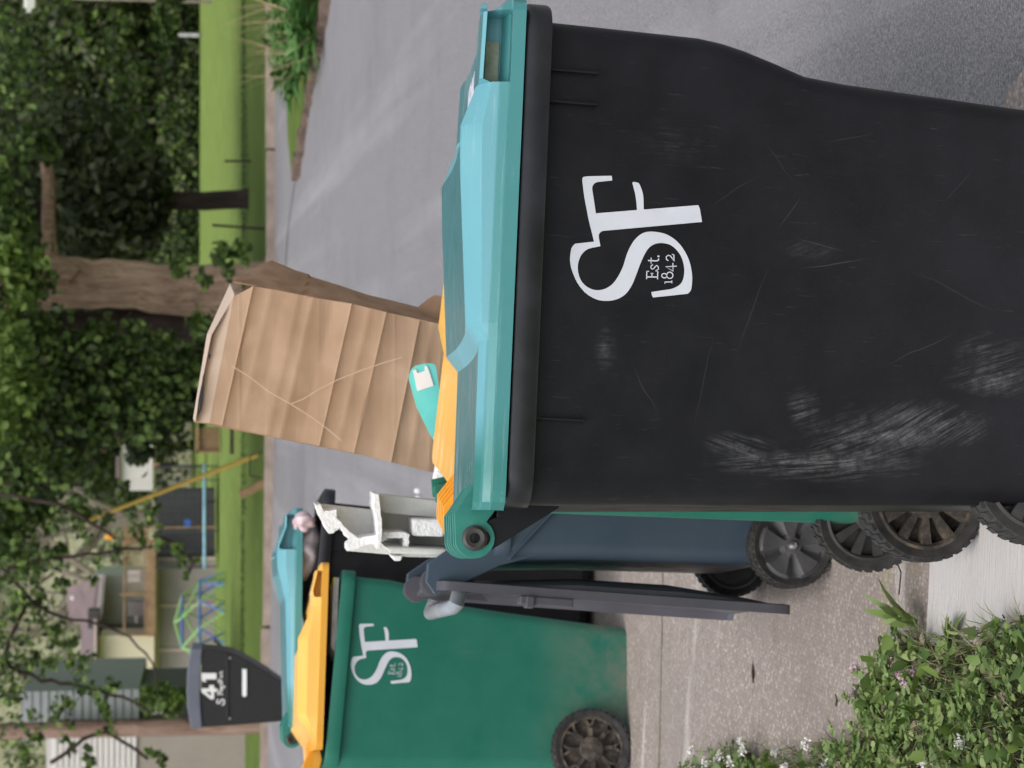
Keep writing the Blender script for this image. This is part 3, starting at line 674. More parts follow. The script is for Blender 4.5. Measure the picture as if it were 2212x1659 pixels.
def jline(a, b, w, z=.0065):
    d = (b-a); n = Vector((-d.y, d.x, 0)).normalized()*w; N = 10
    for i in range(N):
        p0 = a+d*(i/N); p1 = a+d*((i+1)/N)
        o0 = n*(.7+.6*random.random())
        jt.add([(p0+n).to_tuple()[:2]+(gz(p0.x, p0.y)+z,), (p0-n).to_tuple()[:2]+(gz(p0.x, p0.y)+z,), (p1-o0).to_tuple()[:2]+(gz(p1.x, p1.y)+z,), (p1+o0).to_tuple()[:2]+(gz(p1.x, p1.y)+z,)], [(0,1,2,3)])
jline(gnd(1433,1380), gnd(1426,1690), .0035); jline(gnd(1433,1380), gnd(1437,1100), .004)
o = part('driveway_crack', jt, simple('mossy_crack', (.17,.16,.09), .9, .5, 60), None); o['kind'] = 'structure'
sheet('sidewalk', [(-4,3.62),(.50,3.62),(.42,4.17),(-4,4.17)], .012, M['concrete'], .5)
sheet('sidewalk', [(-4,2.2),(.85,2.2),(.57,3.60),(-4,3.60)], .012, M['concrete'], .5)
gr = sheet('gravel_gutter', [(.50,3.9),(.57,3.5),(.85,2.2),(1.05,2.2),(.70,3.62),(.58,3.9)], .006, M['aggregate'], .4)

tar = MB(); sp__ = [gnd(*p_) for p_ in ((660,262),(650,320),(636,400),(622,500),(615,600),(611,690))]
for p0, p1 in zip(sp__, sp__[1:]):
    w_ = .07; tar.add([(p0.x, p0.y-w_, p0.z+.006), (p1.x, p1.y-w_, p1.z+.006), (p1.x, p1.y+w_, p1.z+.006), (p0.x, p0.y+w_, p0.z+.006)], [(0,1,2,3)])
o = part('tar_seam', tar, simple('old_tar', (.06,.058,.062), .8, .4, 3), None); o['kind'] = 'structure'
# lawns
sheet('near_lawn', [(-90,22.05),(-5.72,26.15),(-4.33,23.5),(-2.73,14.5),(-1.98,11.6),(-1.53,9.62),(-6,10.22),(-90,12)], .03, M['lawn_dk'], 2.0)
def far_edge(X): return 31.5-(X*.36 if X < -.5 else 0)*(-1)*-1 if False else (31.45+max(0, -X-.2)*.37+.0*X)
lf = [(-90,54.0),(-8,34.7),(.2,31.7),(7,31.85),(60,33.3)]
sheet('far_verge', lf+[(60,42.0),(-90,66)], .06, M['lawn_dk'], 6)  # its darker green stands in for tree canopy shade on the verge
# the far lawn carries on behind a shallow swale
bm_ = MB(); prof = [(41.5,.06),(42.2,-.02),(43.3,-.06),(44.5,.10),(48,.12),(96,.15),(120,.3)]
xs_ = list(range(-90, 61, 5)); off = lambda X: max(0, -X-.2)*.37*(.35)
bm_.loft([[(X, yy+off(X)*(1 if yy < 50 else 0), zz+gz(0, yy+off(X)*(1 if yy < 50 else 0))) for X in xs_] for yy, zz in prof], False)
o = part('far_lawn', bm_, M['lawn'], None, sm=True); o['kind'] = 'structure'
cb = MB(); ctop = .13
cl_ = [(-90,54.0),(-8,34.55),(.2,31.5),(7,31.65),(60,33.1)]
n_ = 0; curb = thing('far_kerb', 'weathered tan concrete kerb edging the far side of the cross street', 'kerb')
for (a, b) in zip(cl_, cl_[1:]):
    L = math.hypot(b[0]-a[0], b[1]-a[1]); N = max(1, int(L/3.0))
    for i in range(N):
        t0, t1 = i/N+.003, (i+1)/N-.003
        if a[0]+(b[0]-a[0])*t1 < -16 or a[0]+(b[0]-a[0])*t0 > 14: continue
        p0 = (a[0]+(b[0]-a[0])*t0, a[1]+(b[1]-a[1])*t0); p1 = (a[0]+(b[0]-a[0])*t1, a[1]+(b[1]-a[1])*t1)
        zc_ = gz(0, (p0[1]+p1[1])/2); k_ = MB(); k_.prism([(p0[0], p0[1]-.12), (p1[0], p1[1]-.12), (p1[0], p1[1]+.1), (p0[0], p0[1]+.1)], zc_-.1, zc_+ctop+random.uniform(-.01, .01), 'z')
        part('kerb_stone', k_, M['kerb'] if 'kerb' in M else M.setdefault('kerb', simple('kerb_concrete', (.30,.24,.20), .9, .3, 3, .01, 30)), curb)

# ------------------------------------------------------------------ foliage
def leaf_mat(name, cols, trans=.25, rough=.55):
    q = NM(name); g = q.n('NewGeometry')
    c = q.ramp(g.outputs['Random Per Island'], [(i/(len(cols)-1), c_) for i, c_ in enumerate(cols)])
    n = q.noise(.9, 2); c = q.mix(q.ramp(n, [(.35, .45), (.65, 0)]), c, tuple(np.array(cols[0])*.6))
    q.set(base=c, rough=rough, spec=.3)
    t = q.n('BsdfTranslucent'); q.l(c, t.inputs[0]); mx = q.n('MixShader'); mx.inputs[0].default_value = trans
    out = q.t.nodes['Material Output']; q.l(q.b.outputs[0], mx.inputs[1]); q.l(t.outputs[0], mx.inputs[2]); q.l(mx.outputs[0], out.inputs[0])
    return q.m
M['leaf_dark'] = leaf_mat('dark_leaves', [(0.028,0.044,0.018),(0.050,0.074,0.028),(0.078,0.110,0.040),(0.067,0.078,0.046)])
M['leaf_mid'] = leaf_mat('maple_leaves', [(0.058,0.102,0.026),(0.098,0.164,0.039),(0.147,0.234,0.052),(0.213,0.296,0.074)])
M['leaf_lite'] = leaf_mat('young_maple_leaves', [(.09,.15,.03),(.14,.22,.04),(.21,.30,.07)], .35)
M['leaf_wood'] = leaf_mat('woodland_leaves', [(0.048,0.062,0.034),(0.076,0.101,0.044),(0.120,0.147,0.062),(0.171,0.187,0.100)])
M['leaf_hill'] = leaf_mat('hillside_brush', [(.17,.19,.11),(.24,.27,.14),(.30,.33,.18),(.27,.26,.20)])  # brush colours paled to carry the haze over the hill
M['bark'] = None
def bark(name, a, b):
    q = NM(name); n = q.noise(1, 6, .7, q.map(sc=(14, 14, 1.6)), dist=.6)
    c = q.ramp(n, [(.3, a), (.55, b), (.75, tuple(np.array(b)*1.35))]); c = q.mix(q.ramp(q.noise(1.6, 3), [(.5, 0), (.75, .5)]), c, tuple(np.array(a)*.7))
    q.set(base=c, rough=.95, spec=.1); q.bump(n, .04); return q.m
M['bark'] = bark('maple_bark', (.17,.105,.072), (.50,.35,.25)); M['bark_dk'] = bark('dark_bark', (.03,.022,.02), (.065,.05,.043)); M['bark_grey'] = bark('grey_bark', (.14,.12,.10), (.28,.24,.20))
M['pole'] = bark('pole_wood', (.20,.125,.095), (.34,.235,.19))

def leaves(name, pts, size, m, parent=None, flat=.0, shape='quad', up=0.0, sizevar=.5):
    """one folded leaf-sized face pair at every point"""
    pts = np.asarray(pts, dtype=float); n = len(pts)
    d = rng.normal(size=(n, 3)); d[:, 2] *= (1-flat); d /= np.linalg.norm(d, axis=1)[:, None]
    u = rng.normal(size=(n, 3)); u -= d*(u*d).sum(1)[:, None]; u /= np.linalg.norm(u, axis=1)[:, None]
    w = np.cross(d, u); s = size*(1-sizevar/2+sizevar*rng.random(n))[:, None]
    # six outline points, folded along the midrib
    k_ = (.85+.5*rng.random(n))[:, None]
    P = np.stack([pts-u*s*.5, pts-u*s*.18+w*s*.30*k_+d*s*.07, pts+u*s*.22+w*s*.27*k_+d*s*.06, pts+u*s*.58-d*s*.08, pts+u*s*.22-w*s*.27*k_+d*s*.06, pts-u*s*.18-w*s*.30*k_+d*s*.07], 1).reshape(-1, 3)
    idx = np.arange(n)*6
    F = np.stack([idx, idx+1, idx+2, idx+3, idx, idx+3, idx+4, idx+5], 1).reshape(-1)
    me = bpy.data.meshes.new(name); me.vertices.add(n*6); me.vertices.foreach_set('co', P.reshape(-1))
    me.loops.add(n*8); me.loops.foreach_set('vertex_index', F); me.polygons.add(n*2)
    me.polygons.foreach_set('loop_start', np.arange(n*2)*4); me.update(calc_edges=True); me.validate()
    for x in (m if isinstance(m, list) else [m]): me.materials.append(x)
    if isinstance(m, list): me.polygons.foreach_set('material_index', np.repeat(rng.integers(0, len(m), n), 2))
    return link(name, me, parent)
def cloud(c, r, n, clump=7, spread=.22):
    """points clumped inside an ellipsoid"""
    k = max(1, n//clump); ctr = rng.normal(size=(k, 3)); ctr /= np.linalg.norm(ctr, axis=1)[:, None]; ctr *= rng.random((k, 1))**.45
    ctr = ctr*np.array(r)+np.array(c)
    p = np.repeat(ctr, clump, 0)+rng.normal(size=(k*clump, 3))*np.array(r).mean()*spread
    return p
def spray(lst):
    """hanging sprays of foliage: (px, py, radius_m, count, Y)"""
    out = []
    for (x, y, r, n, Y) in lst:
        c = at(x, y, Y); out.append(cloud(c, (r, r*.8, r*.7), n, 6, .20))
    return np.concatenate(out)
def path_tube(mb, pts, rs, n=10, sub=4, wob=.02):
    pts = [Vector(p) for p in pts]; P = []; Q = []
    for i in range(len(pts)-1):
        for k in range(sub):
            t = k/sub; P.append(pts[i].lerp(pts[i+1], t)+Vector((random.uniform(-1,1), random.uniform(-1,1), 0))*wob); Q.append(rs[i]+(rs[i+1]-rs[i])*t)
    P.append(pts[-1]); Q.append(rs[-1]); mb.tube(P, Q, n)
def branchy(mb, base, d, L, r, depth, spread=.6):
    d = d.normalized(); e = base+d*L; m_ = base.lerp(e, .5)+Vector([random.uniform(-.06, .06)*L for _ in range(3)])
    mb.tube([base, m_, e], [r, r*.8, r*.62], 5, cap=False)
    if depth > 0:
        for _ in range(2+(random.random() < .4)):
            nd = (d+Vector([random.uniform(-spread, spread) for _ in range(3)])).normalized(); branchy(mb, e, nd, L*random.uniform(.6, .85), r*.6, depth-1, spread)

# big maple just beyond the kerb
def trunk_pts(lst, Y): return [at(x, y, Y) for x, y in lst]
mp = thing('maple_tree', 'huge twin-trunked maple with pale scaly bark right behind the far kerb', 'tree', (0,0,0))
tb = MB(); sY = 33.2; m1 = FPX/sY
path_tube(tb, trunk_pts([(620,640),(585,640),(500,630),(400,625),(300,618),(200,612),(100,612),(0,612),(-180,600),(-400,590)], sY), [.72,.62,.46,.41,.39,.40,.43,.42,.36,.26], 18, 3, .03); part('trunk', tb, M['bark'], mp, sm=60)
tb = MB(); path_tube(tb, trunk_pts([(560,665),(420,690),(300,700),(200,708),(100,712),(0,725),(-160,760),(-400,800)], sY+.5), [.45,.34,.30,.28,.27,.28,.25,.16], 14, 3, .03); part('trunk', tb, M['bark_dk'], mp, sm=60)
tb = MB(); path_tube(tb, trunk_pts([(160,600),(112,560),(105,520),(104,460),(106,400),(98,345),(92,325)], sY-.3), [.22,.13,.12,.11,.11,.09,.05], 9, 3, .02); part('limb', tb, M['bark'], mp, sm=60)
pts = []
hang = [(18,545,.28,260,30),(35,600,.35,120,30.5),(25,700,.25,90,30.5),(30,760,.35,200,29.5),(60,830,.30,170,30),(20,860,.4,220,29.8),(50,640,.2,60,30),(15,910,.35,160,30),(90,560,.15,50,30)]
leaves('sunlit_leaves', spray(hang), .13, M['leaf_lite'], mp)  # sun on these sprays is put into a brighter leaf colour
mids = [(60,600,.5,350,31),(100,740,.55,500,31.2),(140,800,.6,700,31.2),(180,860,.6,700,31.4),(100,870,.6,700,31),(220,780,.6,650,31.5),(270,830,.55,550,31.6),(330,790,.45,420,31.7),(400,800,.4,350,31.8),(370,870,.35,240,31.8),(430,700,.25,120,31.6),
        (60,960,.55,450,30.6),(130,930,.5,450,31),(230,900,.45,350,31.2),(300,900,.4,300,31.4),(30,1010,.45,380,30.5),(140,1010,.35,240,31),(350,750,.35,200,31.4),(290,740,.35,200,31.5),(200,730,.3,150,31.5),
        (480,560,.22,110,31.6),(440,600,.16,60,31.6),(520,545,.18,70,31.5),(540,625,.12,40,31.5),(390,580,.2,60,31.6),(500,590,.15,40,31.5),
        (0,450,.5,240,31),(95,322,.26,110,32.6),(70,300,.3,120,32.4),(120,330,.14,40,32.6),(40,480,.4,160,31),(-60,700,1.6,900,31),(-60,900,1.5,900,31),(-60,520,1.4,700,31.5),(10,340,.5,160,31),(30,200,.45,140,31),(20,80,.5,160,31)]
leaves('leaves', spray(mids), .135, [M['leaf_mid'], M['leaf_mid'], M['leaf_dark']], mp)
leaves('crown_leaves', np.concatenate([cloud((1.5,33,9.5), (5.5,4.5,3.4), 6500, 8, .14), cloud((-1.5,33.5,7), (3.5,3.5,1.6), 2200, 8, .14)]), .26, [M['leaf_mid'], M['leaf_dark']], mp)
# interior foliage behind the trunks, its shade put into a darker leaf colour
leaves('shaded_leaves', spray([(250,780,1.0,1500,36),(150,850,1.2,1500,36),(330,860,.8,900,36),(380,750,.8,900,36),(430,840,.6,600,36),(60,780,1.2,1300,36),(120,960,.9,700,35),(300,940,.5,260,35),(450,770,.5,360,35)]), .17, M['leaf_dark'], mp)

lt = thing('leaning_tree', 'reddish brown tree trunk leaning left behind the maple', 'tree')
tb = MB(); path_tube(tb, trunk_pts([(600,700),(480,760),(383,829),(317,888),(236,940),(150,985),(70,1030),(-60,1090),(-250,1150)], 37), [.36,.30,.29,.27,.26,.27,.26,.22,.15], 12, 3, .03); part('trunk', tb, M['bark'], lt, sm=60)
leaves('leaves', spray([(40,1060,.5,300,36),(90,1110,.4,200,36),(10,1140,.5,300,36),(-60,1150,1.3,800,36.5),(60,1210,.35,130,36),(120,1190,.18,50,36),(170,1110,.25,90,36)]), .15, M['leaf_mid'], lt)
# thin overhanging branches at the left with sparse leaves
ot = thing('overhanging_branch', 'leafy twigs hanging across the view of the houses from above', 'branch')
tb = MB()
for pth in ([(-60,1180),(20,1240),(70,1300),(130,1335),(210,1345),(280,1375),(330,1430),(345,1500)], [(20,1440),(90,1470),(150,1480),(230,1500),(280,1510),(330,1540)], [(-20,1060),(60,1080),(130,1090),(200,1130),(250,1165)], [(60,1300),(20,1380),(0,1460)], [(110,1650),(180,1600),(230,1580),(320,1640)], [(-10,1230),(80,1215),(160,1200),(240,1190),(330,1180)], [(345,1160),(380,1180),(420,1215),(400,1250)]):
    path_tube(tb, trunk_pts(pth, 24), [.028-.0026*i for i in range(len(pth))], 5, 3, .02)
part('twig', tb, M['bark_dk'], ot)
sp_ = [(60,1290,0.23,63,24),(90,1320,0.20,50,24),(130,1360,0.22,54,24),(30,1340,0.27,71,24),(150,1400,0.20,46,24),(180,1440,0.23,63,24),(110,1430,0.22,50,24),(60,1440,0.27,71,24),(20,1500,0.32,84,24),(200,1500,0.20,46,24),(240,1470,0.14,36,24),(150,1530,0.23,54,24),(90,1560,0.23,46,24),(230,1520,0.13,30,24),(30,1600,0.32,71,24),(140,1610,0.16,29,24),(60,1650,0.27,72,24),(10,1400,0.36,92,24),(230,1580,0.18,33,24),(190,1640,0.14,30,24),(330,1620,0.12,30,24),(350,1645,0.09,24,24),(345,1500,0.09,30,24),(330,1525,0.14,33,24),(60,1180,0.27,50,24),(110,1215,0.23,37,24),(20,1230,0.32,67,24),(180,1150,0.18,29,24),(250,1190,0.09,18,24),(290,1130,0.18,37,24),(330,1110,0.18,42,24),(310,1170,0.14,33,24),(345,1160,0.15,37,24),(380,1185,0.12,36,24),(395,1215,0.10,30,24),(405,1240,0.06,15,24),(420,1210,0.05,12,24),(215,1215,0.09,18,24),(200,1255,0.09,18,24),(120,1265,0.11,24,24),(230,1105,0.18,37,24),(180,1070,0.23,37,24),(120,1130,0.18,29,24),(270,1060,0.14,36,24),(140,1270,0.09,18,24)]
leaves('leaves', spray(sp_), .085, [M['leaf_mid'], M['leaf_mid'], M['leaf_dark']], ot)

st_ = thing('dark_tree', 'slim dark-barked tree standing on the far lawn right of the maple', 'tree')
tb = MB(); path_tube(tb, trunk_pts([(550,430),(520,431),(440,433),(360,434),(300,436),(200,440),(60,450),(-200,460)], 40.3), [.23,.19,.185,.18,.175,.16,.14,.08], 12, 3, .02); part('trunk', tb, M['bark_dk'], st_, sm=60)
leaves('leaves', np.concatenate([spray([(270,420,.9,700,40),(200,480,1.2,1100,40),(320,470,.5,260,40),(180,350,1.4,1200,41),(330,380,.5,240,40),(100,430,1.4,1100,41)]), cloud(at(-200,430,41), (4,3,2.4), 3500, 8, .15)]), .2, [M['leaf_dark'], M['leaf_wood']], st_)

P = [(random.uniform(5, 390), random.uniform(-10, 520), random.uniform(.2, .5), random.randint(30, 110), random.uniform(41, 44)) for _ in range(34)]
leaves('lit_leaves', spray(P), .17, [M['leaf_mid'], M['leaf_mid'], M['leaf_wood']], st_)  # brighter leaf mix stands in for light on these clusters
# woodland along the far edge of the lawn
def wood_tree(nm, label, px, Y, h, cr, n, m, bushy=0, group=None):
    t = thing(nm, label, 'tree', (0,0,0), group=group)
    b = at(440, px, Y); bx = b.x; mb = MB(); g0 = gz(0, Y); ZB = g0
    top = Vector((bx+random.uniform(-1, 1), Y, g0+h*.8))
    path_tube(mb, [(bx, Y, g0-.1), (bx+random.uniform(-.3,.3), Y, g0+h*.35), top], [.3*h/12, .24*h/12, .08], 8, 4, .05)
    for k in range(6):
        z0 = g0+h*(.25+.1*k); a = random.uniform(0, 6.28); mb.tube([(bx, Y, z0), (bx+cos(a)*cr*.5, Y+sin(a)*cr*.5, z0+cr*.35), (bx+cos(a)*cr*.8, Y+sin(a)*cr*.8, z0+cr*.4)], [.1, .06, .03], 5)
    part('trunk', mb, M['bark_dk'], t, sm=60)
    z_lo = .8+random.random() if not bushy else .3
    P = [cloud((bx, Y, g0+(h+z_lo)/2), (cr, cr, (h-z_lo)/2), n, 9, .13)]
    for k in range(5):
        a = random.uniform(0, 6.28); P.append(cloud((bx+cos(a)*cr*.6, Y-abs(sin(a))*cr*.6, g0+random.uniform(z_lo+1, h*.8)), (cr*.45, cr*.4, cr*.35), n//7, 9, .14))
    leaves('crown', np.concatenate(P), .34, (m if isinstance(m, list) else [m, m, M['leaf_wood']])+[M['leaf_mid']], t, sizevar=1.1)
kinds = [('dense dark broadleaf tree at the far lawn edge', M['leaf_dark'], 13), ('loose mid green tree at the far lawn edge', M['leaf_wood'], 11), ('tall shaded tree set back in the far woods', [M['leaf_dark'], M['leaf_wood']], 16)]
wlab = ['dense dark tree at the far right end of the wood edge', 'tall shaded tree behind the slim lamp post', 'loose mid green tree just left of the slim lamp post',
 'dense dark tree behind the middle of the far lawn, right half', 'loose green tree right of the bare sandy limb tip', 'tall shaded tree behind the thin upright lawn stake', 'dense dark tree directly behind the slim dark-barked tree',
 'loose green tree filling the gap between slim tree and maple trunk', 'tall shaded tree hidden behind the twin maple trunks', 'dense dark tree behind the maple, right side of its trunks', 'loose green tree behind the maple, left side of its trunks',
 'tall shaded tree behind the top of the cardboard box', 'dense dark tree behind the leaning reddish trunk', 'loose green tree at the left end of the wood edge']
wl = [(-40,99,0),(60,103,2),(130,98,1),(215,104,0),(290,100,1),(350,106,2),(420,101,0),(500,105,1),(560,103,2),(640,108,0),(720,104,1),(790,109,2),(870,106,0),(960,112,1)]
for i, (px, Y, k) in enumerate(wl):
    wood_tree('woodland_tree', wlab[i], px, Y, kinds[k][2], 3.6+random.random()*1.2, 5200, kinds[k][1], group='trees lining the far lawn')
# undergrowth at the foot of the wood
P = []
for px in range(-60, 560, 26):
    b = at(440, px, 96.5); P.append(cloud((b.x, 96.5+random.random()*2, 2.7+random.random()*.4), (1.3, 1.0, .9+random.random()*.6), 620, 8, .2))
o = leaves('undergrowth', np.concatenate(P), .26, [M['leaf_mid'], M['leaf_wood'], M['leaf_dark']]); tag(o, kind='stuff')
# deep wood beyond
P = []
for px in range(-140, 900, 45):
    b = at(440, px, 125); P.append(cloud((b.x, 125, 11.5), (5, 4, 9.5), 2200, 9, .14))
o = leaves('deep_wood', np.concatenate(P), .6, M['leaf_wood']); tag(o, kind='stuff')

# hillside
hb_ = MB(); ys_ = [118,135,160,200,260,340]; hz_ = [2.4,7,16,33,55,69]
hb_.loft([[(X, Y, z*(1+.10*sin(X*.05+Y*.02)))for X in range(-220, 221, 10)] for Y, z in zip(ys_, hz_)], False)
q = NM('hillside_scrub'); c = q.ramp(q.noise(.35, 6, .75), [(.3, (.17,.19,.10)), (.55, (.27,.27,.17)), (.75, (.34,.33,.25))]); q.set(base=c, rough=1, spec=0); q.bump(q.noise(1.2, 4), .6); M['hill'] = q.m  # pale olive ramp has the distance haze mixed into the scrub colour
o = part('hillside', hb_, M['hill'], None, sm=True); o['kind'] = 'structure'
P = []
for k in range(230):
    X = random.uniform(-60, 25); Y = random.uniform(124, 200); z = np.interp(Y, ys_, hz_); P.append(cloud((X, Y, z+1.0), (2.4, 2, 2.0), 130, 6, .22))
o = leaves('hillside_bushes', np.concatenate(P), .55, M['leaf_hill']); tag(o, kind='stuff')
for (px, Y, lab) in ((1270,100,'bare grey tree standing behind the wooden deck'),(1130,104,'bare grey tree on the hill right of the deck')):
    t = thing('bare_tree', lab, 'tree'); b = at(260, px, Y); mb = MB()
    base = Vector((b.x, Y, 2)); mb.tube([base, base+Vector((.2,0,3)), base+Vector((.1,0,5.2))], [.5,.42,.36], 9)
    for k in range(5): branchy(mb, base+Vector((.1,0,3.4+.4*k)), Vector((random.uniform(-1,1), random.uniform(-.3,.3), .7)), 2.4, .2, 4)
    part('trunk', mb, M['bark_grey'], t)

shade_pts = []
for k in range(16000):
    X = random.uniform(-9, 9); Y = 42.8+off(X)+random.gauss(0, .7); shade_pts.append((X, Y, gz(0, Y)+random.random()*.07))

o = leaves('long_grass', shade_pts, .055, [M['leaf_mid'], M['leaf_dark'], M['leaf_mid']]); tag(o, kind='stuff')  # blades put in as the dark canopy-shade band across the far lawn

# ------------------------------------------------------------------ houses
M['wall_taupe'] = simple('taupe_panel', (.28,.25,.23), .85, .08, 2)
M['trim_pink'] = simple('pale_trim', (.52,.42,.37), .7, .08, 3)
M['cream'] = simple('cream_siding', (.74,.66,.49), .6, .05, 2)
M['greengrey'] = simple('sage_siding', (.32,.36,.31), .7, .06, 2)
M['roof'] = simple('mauve_shingle', (.17,.125,.125), .9, .18, 2, .02, 8)
M['deckwood'] = simple('deck_wood', (.26,.165,.09), .8, .25, 4, .01, 20)
M['white_sid'] = simple('white_siding', (.58,.55,.53), .7, .05, 2)
M['slate_sid'] = simple('slate_siding', (.24,.26,.265), .7, .06, 2)
M['tan_wall'] = simple('tan_wall', (.32,.28,.245), .85, .06, 2)
M['glass'] = simple('window_glass', (.10,.11,.12), .12, .2, 3, spec=.8)
M['white'] = simple('white_paint', (.75,.74,.73), .6, .05)
HY = 66.0
def rect(Y, x0, x1, y0, y1):
    """picture-space rectangle (x = down the upright view, y = leftwards) at distance Y -> X0, X1, Z0, Z1"""
    a = at(x1, y1, Y); b = at(x0, y0, Y); m = (x0+x1)/2; return at(m, y1, Y).x, at(m, y0, Y).x, a.z, b.z
def hbox(nm, parent, m, Y, x0, x1, y0, y1, d=.1, bev=0):
    X0, X1, Z0, Z1 = rect(Y, x0, x1, y0, y1); mb = MB(); mb.box(X0, X1, Y, Y+d, Z0, Z1); return part(nm, mb, m, parent)
def siding(parent, m, Y, x0, x1, y0, y1, n, vertical=False, nm='siding_board'):
    X0, X1, Z0, Z1 = rect(Y, x0, x1, y0, y1); 
    for i in range(n):
        mb = MB(); j = .004*random.random()
        if vertical: a = X0+(X1-X0)*i/n; b = X0+(X1-X0)*(i+1)/n-.012; mb.box(a, b, Y+j, Y+.05, Z0, Z1)
        else:
            a = Z0+(Z1-Z0)*i/n; b = Z0+(Z1-Z0)*(i+1)/n; mb.prism([(Y-.0+j, a), (Y+.03+j, b), (Y+.07, b), (Y+.07, a)], X0, X1); mb.v = [(y_, x_, z_) for x_, y_, z_ in mb.v]
        part(nm, mb, m, parent)
house = thing('deck_house', 'sage and cream house with brown roof and raised wooden deck over taupe panels', 'house')
hbox('wall', house, M['wall_taupe'], HY+.08, 334, 478, 1206, 1680, 5)
for y_ in (1207, 1308, 1404, 1500): hbox('trim_post', house, M['trim_pink'], HY-.04, 338, 476, y_-3, y_+3, .1)
hbox('trim_rail', house, M['trim_pink'], HY-.02, 335, 343, 1206, 1500, .08); hbox('trim_rail', house, M['trim_pink'], HY-.02, 468, 476, 1206, 1500, .08)
for a_, b_ in ((1211,1304),(1312,1400),(1408,1496)): hbox('wall_panel', house, M['wall_taupe'], HY+.02, 344, 467, a_, b_, .05)
siding(house, M['cream'], HY-.6, 213, 333, 1375, 1489, 24, True); hbox('corner_board', house, M['cream'], HY-.62, 213, 333, 1373, 1376, .1)
w_ = hbox('window', house, M['trim_pink'], HY-.66, 219, 251, 1430, 1485, .05); X0, X1, Z0, Z1 = rect(HY-.68, 222, 248, 1433, 1482); mb = MB(); mb.box(X0, X1, HY-.675, HY-.655, Z0, Z1); part('pane', mb, M['glass'], w_)
hbox('block_side', house, M['cream'], HY-.5, 214, 333, 1376, 1488, 5)
hbox('wall', house, M['greengrey'], HY+2.06, 205, 334, 1240, 1490, 3); siding(house, M['greengrey'], HY+2, 205, 330, 1329, 1374, 14, True)
hbox('wall', house, M['cream'], HY+2.3, 232, 268, 1262, 1330, .2)
for a_, b_ in ((1266,1276),(1281,1300),(1304,1325)):
    w_ = hbox('window', house, M['trim_pink'], HY+2.2, 238, 262, a_, b_, .1); X0, X1, Z0, Z1 = rect(HY+2.15, 241, 260, a_+2, b_-2); mb = MB(); mb.box(X0, X1, HY+2.15, HY+2.19, Z0, Z1); part('pane', mb, M['glass'], w_)
mb = MB(); mb.box(*rect(HY+1.9, 210, 318, 1350, 1352)[:2], HY+1.9, HY+2, *rect(HY+1.9, 210, 318, 1350, 1352)[2:]); part('downpipe', mb, simple('dark_pipe', (.05,.06,.07), .4), house)
def quadroof(nm, pix, Y0, Y1, dz, m):
    p = [at(*a, Y0 if k < 2 else Y1) for k, a in enumerate(pix)]; mb = MB(); mb.add(p+[v-Vector((0,0,dz)) for v in p], [(0,1,2,3),(7,6,5,4),(0,4,5,1),(1,5,6,2),(2,6,7,3),(3,7,4,0)]); return part(nm, mb, m, house)
# shingle roofs: a steep gable at the right, a long low slope over the cream block
g1 = quadroof('roof', [(210,1250),(196,1362),(150,1340),(140,1268)], HY+1.6, HY+5, .12, M['roof'])
quadroof('roof', [(205,1335),(205,1500),(172,1490),(176,1355)], HY-1.0, HY+4.5, .12, M['roof'])
quadroof('roof', [(222,1240),(212,1340),(188,1325),(196,1245)], HY+1.2, HY+3, .1, simple('grey_shingle', (.22,.2,.19), .9, .15, 3))
hbox('gutter', house, M['trim_pink'], HY-1.1, 204, 208, 1340, 1498, .15); hbox('vent', house, M['white'], HY+3, 152, 158, 1288, 1296, .3)
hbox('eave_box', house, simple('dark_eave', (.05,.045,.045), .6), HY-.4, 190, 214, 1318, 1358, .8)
deck = thing('wooden_deck', 'raised brown wooden deck with railings in front of the house', 'deck')
DY = HY-.9
hbox('deck_beam', deck, M['deckwood'], DY, 323, 336, 1186, 1375, .3)
X0, X1, Z0, Z1 = rect(DY, 318, 323, 1186, 1375); mb = MB(); mb.box(X0, X1, DY, DY+3, Z0, Z1); part('deck_floor', mb, M['deckwood'], deck)
for a_ in (266, 312): hbox('rail', deck, M['deckwood'], DY, a_, a_+4, 1172, 1372, .08)
for y_ in (1173, 1284, 1372): hbox('post', deck, M['deckwood'], DY-.03, 258 if y_ > 1200 else 262, 334, y_-2.5, y_+2.5, .14)
for i in range(31):
    hbox('baluster', deck, M['deckwood'], DY+.03, 269, 313, 1178+i*3.4, 1178+i*3.4+1.0, .04)
for i in range(26): hbox('baluster', deck, M['bark_dk'], DY+.03, 269, 313, 1287+i*3.3, 1287+i*3.3+.7, .03)
for i in range(6): hbox('stair_panel_board', deck, M['deckwood'], DY-.2, 268+i*9, 276+i*9, 1136, 1171, .06)
for y_ in (1140, 1168): hbox('post', deck, M['deckwood'], DY-.25, 266, 470 if y_ < 1150 else 340, y_-2, y_+2, .12)
ch = thing('patio_chair', 'pale slatted chair on the wooden deck beside the railing', 'chair')
for i in range(6): hbox('slat', ch, M['white_sid'], DY+.8, 276, 300, 1233+i*4.2, 1235.6+i*4.2, .03)
hbox('seat', ch, M['white_sid'], DY+.5, 300, 304, 1231, 1260, .5)
for y_ in (1233, 1256): hbox('leg', ch, M['white_sid'], DY+.5, 304, 318, y_, y_+2, .05)
gs = thing('covered_grill', 'grey covered barbecue on the deck near its left end', 'grill')
hbox('cover', gs, simple('grey_cover', (.22,.2,.2), .7, .25, 6), DY+.6, 276, 316, 1300, 1330, .6); hbox('shelf', gs, M['white_sid'], DY+.6, 292, 296, 1330, 1345, .5)

